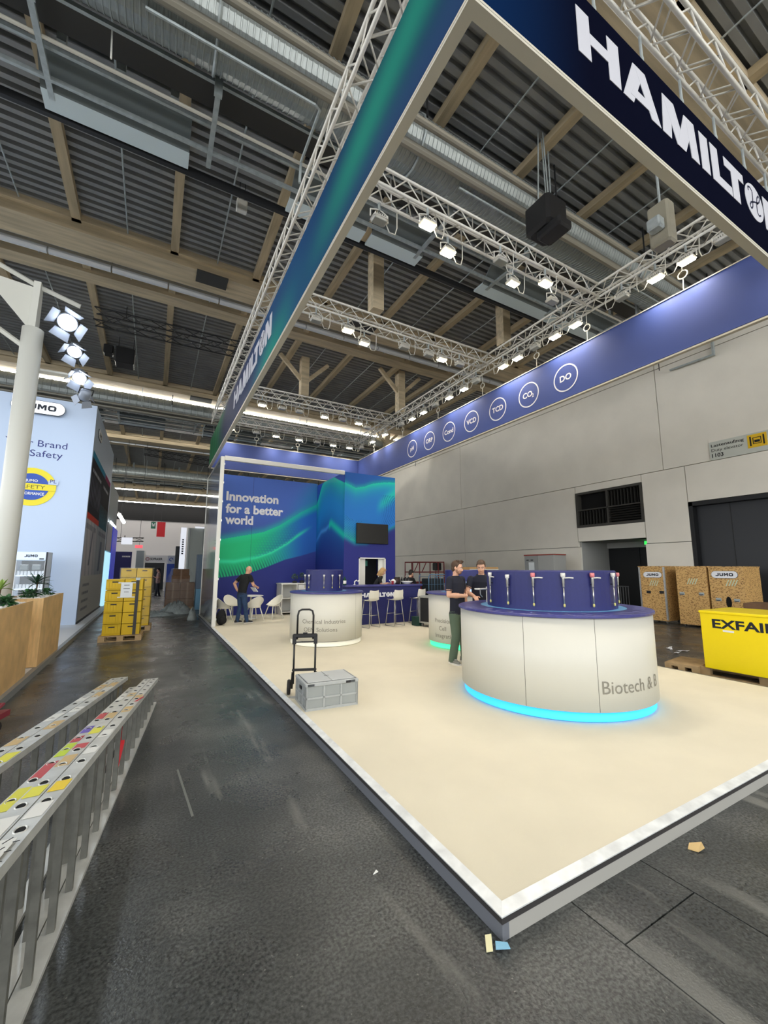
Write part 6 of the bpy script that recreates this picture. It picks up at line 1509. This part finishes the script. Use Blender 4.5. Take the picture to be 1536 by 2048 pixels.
MB().bevbox(15.0, 11.9, .1, 15.8, 12.75, 2.4, .01).build('body', mat('case_grey', S(168, 168, 164), .5), gc, off=off); MB().bevbox(15.0, 12.77, .1, 15.8, 13.5, 2.42, .01).build('body', mat('case_grey2', S(150, 152, 150), .5), gc, off=off)
MB().box(14.99, 11.88, 2.4, 15.8, 13.52, 2.45).build('red_edge', mat('red_edge', S(150, 60, 50), .5), gc, off=off); MB().box(14.985, 12.95, 1.5, 15, 13.25, 2.1).build('label', mat('paper', S(225, 230, 232), .7), gc, off=off)
for y in (13.0, 13.25): MB().bevbox(14.97, y, 2.18, 15.0, y+.12, 2.22, .004).build('handle', BLACK(), gc, off=off)
for y in (12.0, 13.3):
    for x in (15.1, 15.7): MB().lathe([(.05, -.02), (.05, .02)], 10).build('wheel', DARK, gc).location = (x-off[0], y-off[1], .055)
# stacked dark chairs / grey railing between drum and crates
rl_ = thing('stacked_barrier', 'grey metal barrier leaning beside the dark lift doorway', 'barrier', (15.6, 9.4, 0)); 
for i in range(6): MB().tube([(0, -.25+i*.1, 0), (0, -.25+i*.1, 1.15)], .018, 6).build('bar', mat('barrier_grey', S(92, 94, 96), .5, .4), rl_)
MB().tube([(0, -.27, 1.15), (0, .27, 1.15)], .025, 6).build('rail', mat('barrier_grey'), rl_); MB().tube([(0, -.27, .1), (0, .27, .1)], .02, 6).build('rail', mat('barrier_grey'), rl_); MB().box(-.25, -.28, 0, .25, -.24, .03).build('foot', mat('barrier_grey'), rl_); MB().box(-.25, .24, 0, .25, .28, .03).build('foot', mat('barrier_grey'), rl_)
# yellow box on pallets
YB = mat('yellow_box', S(250, 222, 10), .4)
pallet((8.95, 2.95, 0), R(93), 'wooden pallet under the large yellow box', 1.7, 1.1)
pallet((8.6, 4.05, 0), R(8), 'empty wooden pallet end sticking out beside the yellow box', .8, .5)
eb = thing('yellow_box', 'large bright yellow box lettered EXFAIR on a pallet at the right', 'box', (8.3, 3.67, .146)); off = (8.3, 3.67, .146)
MB().bevbox(8.3, 1.85, .146, 9.42, 3.67, 1.07, .006).build('body', YB, eb, off=off); MB().bevbox(8.285, 1.835, 1.05, 9.43, 3.685, 1.095, .01).build('lid', YB, eb, off=off)
text_mb('EXFAIR', .135, plane3((8.297, 3.5, .825), (0, -1, 0), (0, 0, 1)), bold=.03, width=.86).build('lettering', BLK, eb, off=off)
MB().box(8.297, 3.21, .77, 8.3, 3.36, .8).build('sticker', WPR, eb, off=off)
for x, y in ((8.35, 1.95), (8.35, 3.55), (9.3, 1.95), (9.3, 3.55)): MB().box(x, y, .14, x+.08, y+.08, .15).build('skid', DARK, eb, off=off)
bx3 = thing('cardboard_box', 'low brown box top showing behind the yellow box at the right edge', 'box', (13.6, 4.3, 0)); MB().bevbox(-.4, -1.2, 0, .4, .55, .95, .01).build('carton', CB, bx3); MB().box(-.4, -.06, .95, .4, .0, .953).build('tape', mat('clear_tape', S(215, 215, 200), .3), bx3)
# red scissor lift
RD = mat('red_lift', S(130, 22, 26), .45)
sl = thing('scissor_lift', 'red scissor lift platform with guard rails by the right wall', 'lift', (15.45, 22.2, 0))
MB().bevbox(-1.2, -.5, .25, 1.2, .5, .7, .03).build('chassis', RD, sl); MB().bevbox(-1.25, -.5, .9, 1.25, .5, 1.0, .02).build('platform', RD, sl)
for a, b_ in (((-1.1, .72), (1.1, .88)), ((-1.1, .88), (1.1, .72))): MB().bar((a[0], -.4, a[1]), (b_[0], -.4, b_[1]), .06, .06).build('scissor_arm', mat('dark_steel'), sl)
for y in (-.45, .45):
    MB().tube([(-1.22, y, 1.0), (-1.22, y, 2.22), (1.22, y, 2.24), (1.22, y, 1.0)], .04, 8).build('guard_rail', RD, sl)
    MB().tube([(-1.22, y, 1.6), (1.22, y, 1.6)], .03, 8).build('mid_rail', RD, sl)
    for x in (-.7, .75): MB().tube([(x, y, 1.0), (x, y, 2.22)], .035, 8).build('post', RD, sl)
    MB().tube([(-.5, y, 1.65), (-.2, y, 2.2)], .03, 8).build('brace', RD, sl)
MB().bevbox(.75, -.3, 1.7, 1.15, .2, 2.2, .04).build('control_box', DARK, sl)
for x in (-.9, .9):
    for y in (-.45, .45): MB().tube([(x, y-.06, .2), (x, y+.06, .2)], .2, 16).build('wheel', mat('rubber_tyre'), sl)
# roll cage with blue frame
rc_ = thing('roll_cage', 'blue wire roll cage with dark load behind the bar end', 'cart', (9.85, 13.6, 0)); BLF = mat('blue_frame', S(112, 150, 182), .4)
for x in (-.43, .43):
    for y in (-.33, .33): MB().tube([(x, y, .15), (x, y, 1.5), (x*.85, y, 1.58)], .018, 6).build('post', BLF, rc_)
    for k in range(5): MB().tube([(x, -.33, .3+k*.3), (x, .33, .3+k*.3)], .009, 5).build('wire', BLF, rc_)
for k in range(5): MB().tube([(-.43, -.33, .3+k*.3), (.43, -.33, .3+k*.3)], .009, 5).build('wire', BLF, rc_)
for k in range(5): MB().tube([(-.29+k*.145, -.33, .2), (-.29+k*.145, -.33, 1.5)], .008, 5).build('wire', BLF, rc_)
MB().tube([(-.36, -.33, 1.58), (.36, -.33, 1.58)], .018, 6).build('top_rail', BLF, rc_); MB().bevbox(-.45, -.35, .12, .45, .35, .17, .01).build('base', DARK, rc_)
for x in (-.36, .36):
    for y in (-.28, .28): MB().tube([(x, y-.02, .06), (x, y+.02, .06)], .06, 12).build('wheel', mat('rubber_tyre'), rc_)
ld_ = thing('dark_load', 'dark blue stacked goods inside the blue roll cage', 'box', (9.85, 13.6, .171)); MB().bevbox(-.38, -.28, 0, .38, .28, .75, .02).build('lower_bin', mat('dark_blue_bin', S(28, 44, 66), .6), ld_); MB().bevbox(-.36, -.27, .75, .36, .27, 1.25, .02).build('upper_bin', mat('dark_grey_bin', S(58, 66, 72), .6), ld_)
nb = thing('navy_screen', 'navy partition panel behind the two men at the far side', 'partition', (9.3, 10.6, 0)); off = (9.3, 10.6, 0)
MB().bevbox(8.35, 10.55, 0, 11.4, 10.65, 1.76, .008).build('panel', NAVY(), nb, off=off); MB().box(8.3, 10.5, 0, 11.4, 10.7, .06).build('foot', DARK, nb, off=off)
cx = thing('cardboard_box', 'flat brown cardboard boxes top showing above the navy partition', 'box', (10.95, 12.1, 0)); MB().bevbox(-.72, -.3, 0, .72, .3, 1.87, .01).build('carton', mat('kraft', S(190, 150, 96), .8), cx); MB().box(-.72, -.305, 1.76, .72, -.3, 1.8).build('tape', mat('clear_tape'), cx)
for i, (x, y, r, w) in enumerate(((10.5, 5.3, .4, .2), (10.3, 4.95, -.5, .26), (9.95, 4.9, .1, .14), (10.35, 5.25, 1.2, .12))):
    t = thing('paper_scrap', f'white paper scrap on the floor left of the yellow box, {NTH[i]} from back', 'litter', (x, y, .003), r, 'paper scraps by the yellow box')
    m = MB().loft([[(-w/2+j*w/5, -.03, .03*abs(math.sin(j*2+i))), (-w/2+j*w/5, .03, .02*abs(math.sin(j*3+i))), (-w/2+j*w/5, .03, .006+.02*abs(math.sin(j*3+i))), (-w/2+j*w/5, -.03, .006+.03*abs(math.sin(j*2+i)))] for j in range(6)]); m.build('scrap', WPR, t)

# ================================================================ ladders and litter in the foreground
LA = mat('ladder_aluminium', S(204, 205, 200), .38, .35, var=.12, vs=9, bump=.06, bs=60); LD = mat('hole_dark', S(14, 14, 14), .9)
RUNGM = mat('rung_aluminium', S(112, 112, 106), .45, .3, var=.2, vs=14)
STK = {k: mat('sticker_'+k, S(*c), .5) for k, c in dict(yellow=(226, 222, 60), amber=(240, 208, 20), white=(232, 232, 226), red=(196, 70, 74), lime=(200, 222, 40), purple=(110, 90, 190), tan=(206, 176, 120)).items()}
def ladder(far, slope, length, w_, hf, rate, label, nst, stickers, seed, gap=.006, step=.28):
    """a ladder lying on its edge: flat stiles above and below, upright rungs; height grows towards the near end"""
    t = thing('aluminium_ladder', label, 'ladder', (far[0], far[1], 0)); rnd = random.Random(seed)
    dx = -slope
    ht = lambda s: hf+rate*s
    for q in range(nst):
        ox = -q*(w_+gap)
        P = lambda s, x, z: (dx*s+ox+x, -s, z)
        MB().loft([[P(s, -w_, 0), P(s, 0, 0), P(s, 0, .022), P(s, -w_, .022)] for s in (0, length)]).build('stile', LA, t)
        m = MB().loft([[P(s, -w_, ht(s)-.02), P(s, 0, ht(s)-.02), P(s, 0, ht(s)), P(s, -w_, ht(s))] for s in (0, length)])
        m.loft([[P(s, -.006, ht(s)-.045), P(s, 0, ht(s)-.045), P(s, 0, ht(s)-.02), P(s, -.006, ht(s)-.02)] for s in (0, length)]); m.build('stile', LA, t)
        n = int((length-.1)/step)
        for i in range(n):
            s = .12+i*step
            MB().loft([[P(s+a, -w_*.5+b_, z) for a, b_ in ((-.013, -.016), (.013, -.016), (.013, .016), (-.013, .016))] for z in (.022, ht(s)-.02)]).build('rung', RUNGM, t)
            cc = P(s, -w_*.5, ht(s)+.0015)
            MB().add([(0, 0, 0)], []); mb = MB()
            mb.add([(cc[0]+.017*math.cos(a), cc[1]+.026*math.sin(a), cc[2]) for a in [6.2832*k/12 for k in range(12)]], [tuple(range(12))]); mb.build('rung_hole', LD, t)
            mb = MB().tube([(cc[0]+.021*math.cos(a), cc[1]+.03*math.sin(a), cc[2]) for a in [6.2832*k/12 for k in range(12)]], .0035, 4, closed=True); mb.build('rung_collar', LA, t)
        for s, ln, col in stickers[q]:
            MB().loft([[P(a, -w_+.008, ht(a)+.0012), P(a, -.008, ht(a)+.0012), P(a, -.008, ht(a)+.0022), P(a, -w_+.008, ht(a)+.0022)] for a in (s, s+ln)]).build('sticker', STK[col], t)
    return t
A_ = ladder((.17, 6.55), .118, 5.3, .082, .33, .103, 'folded aluminium ladder pair on its edge with tape patches, rightmost of three', 2,
   [[(1.3, .2, 'tan'), (1.9, .24, 'tan'), (2.75, .2, 'white'), (3.2, .13, 'white'), (3.78, .14, 'amber'), (4.05, .16, 'white')], [(1.1, .2, 'tan'), (2.1, .24, 'tan'), (2.6, .2, 'yellow'), (3.05, .12, 'red'), (3.3, .2, 'tan'), (3.8, .14, 'yellow'), (4.15, .2, 'white')]], 1)
B_ = ladder((-.075, 6.25), .118, 5.0, .075, .32, .100, 'single aluminium ladder section with red and lime tape, between two pairs', 1,
   [[(.5, .4, 'white'), (1.5, .25, 'red'), (2.0, .2, 'purple'), (2.3, .15, 'red'), (2.48, .3, 'lime'), (2.88, .3, 'red'), (3.3, .3, 'yellow'), (3.75, .2, 'lime')]], 2)
C_ = ladder((-.19, 6.82), .166, 5.5, .092, .33, .075, 'worn aluminium ladder pair lying on its edge, leftmost of three', 2,
   [[(.4, .3, 'tan'), (1.0, .25, 'tan'), (1.7, .2, 'white'), (2.2, .25, 'tan'), (3.0, .2, 'yellow'), (3.5, .2, 'white')], [(.5, .3, 'tan'), (1.2, .2, 'white'), (1.9, .25, 'white'), (2.6, .2, 'tan'), (3.1, .25, 'white')]], 3)
ns = thing('note_sheet', 'white handwritten paper sheet lying on the rightmost ladders', 'paper', (-.465, 1.99, .806), R(-7))
MB().loft([[(-.11, y, z), (.075, y, z), (.075, y, z+.002), (-.11, y, z+.002)] for y, z in ((.16, -.014), (-.16, .022))]).build('sheet', STK['white'], ns)
m = MB(); 
for k in range(3):
    for j in range(6): m.bar((-.07+j*.03, .1-k*.07, .0045-.0+k*.007), (-.05+j*.03, .115-k*.07+.02*math.sin(j*2), .0035+k*.007), .004, .001)
m.build('handwriting', INK, ns)
rs_ = thing('red_strap', 'red webbing strap hanging between the rungs of the rightmost ladder', 'strap', (-.04, 4.9, 0))
MB().loft([[(-.05+.1*t, -.1+.2*t, .5), (-.05+.1*t, -.1+.2*t+.0, .502), (-.05+.1*t, -.06+.2*t, .502), (-.05+.1*t, -.06+.2*t, .5)] for t in (0, 1)]).build('webbing', mat('red_web', S(190, 24, 34), .6), rs_)
MB().loft([[(x, y, z), (x+.03, y, z), (x+.03, y-.04, z), (x, y-.04, z)] for x, y, z in ((-.1, -.3, .45), (-.1, -.42, .28), (-.13, -.5, .1))]).build('webbing', mat('red_web'), rs_)
rt_ = thing('red_pallet_truck', 'corner of a dark red tool cart at the left edge behind the ladders', 'cart', (-1.42, 6.0, 0))
RC = mat('faded_red', S(140, 52, 62), .5)
MB().loft([[(-.8, -.5, z), (.02, -.2, z), (.14, .28, z), (.05, .3, z), (-.8, .1, z)] for z in (.17, .23)]).build('deck', RC, rt_)
MB().tube([(-.6, .02, .235), (-.1, .22, .3), (.08, .24, .3), (.02, -.1, .24)], .02, 6).build('handle', RC, rt_); MB().lathe([(.05, .02), (.06, .04), (.06, .07), (.04, .1)], 14).build('wheel_hub', STK['white'], rt_)
for x, y in ((-.1, -.15), (.02, .18), (-.6, 0)): MB().tube([(x, y-.02, .08), (x, y+.02, .08)], .08, 14).build('wheel', mat('rubber_tyre'), rt_)
def scrap(loc, pts, m, label, h=.004, rz=0):
    t = MB().prism(pts, lambda x, y, d=0: (x, y, d+.012*math.sin(x*30)), 0, h).build('floor_scrap', m); t.location = loc; t.rotation_euler = (0, 0, rz); fix_normals(t.data); return tag(t, label, 'litter')
scrap((3.19, 1.56, .014), [(-.05, .03), (.0, .045), (.06, .0), (.02, -.035), (-.03, -.02)], STK['tan'], 'tan torn cardboard scrap on the dark floor at the lower right')
scrap((1.53, 1.70, .014), [(-.035, .02), (.03, .012), (.035, -.02), (-.03, -.012)], mat('cream_scrap', S(220, 214, 170), .6), 'cream scrap of tape at the front corner of the platform', rz=R(60))
scrap((1.575, 1.655, .014), [(-.02, .03), (.01, .035), (.02, -.02), (.0, -.035)], mat('blue_scrap', S(130, 180, 205), .6), 'pale blue scrap of tape at the front corner of the platform', rz=R(40))
scrap((1.27, 2.37, .014), [(-.015, .0), (.012, .012), (.015, -.008)], STK['white'], 'tiny white scrap on the aisle floor beside the platform edge')
scrap((.35, 3.95, .002), [(-.008, .42), (.006, .42), (.008, -.42), (-.008, -.42)], mat('chalk_line', S(120, 122, 116), .8), 'pale straight tape mark on the aisle floor right of the ladders', .0015, R(4))
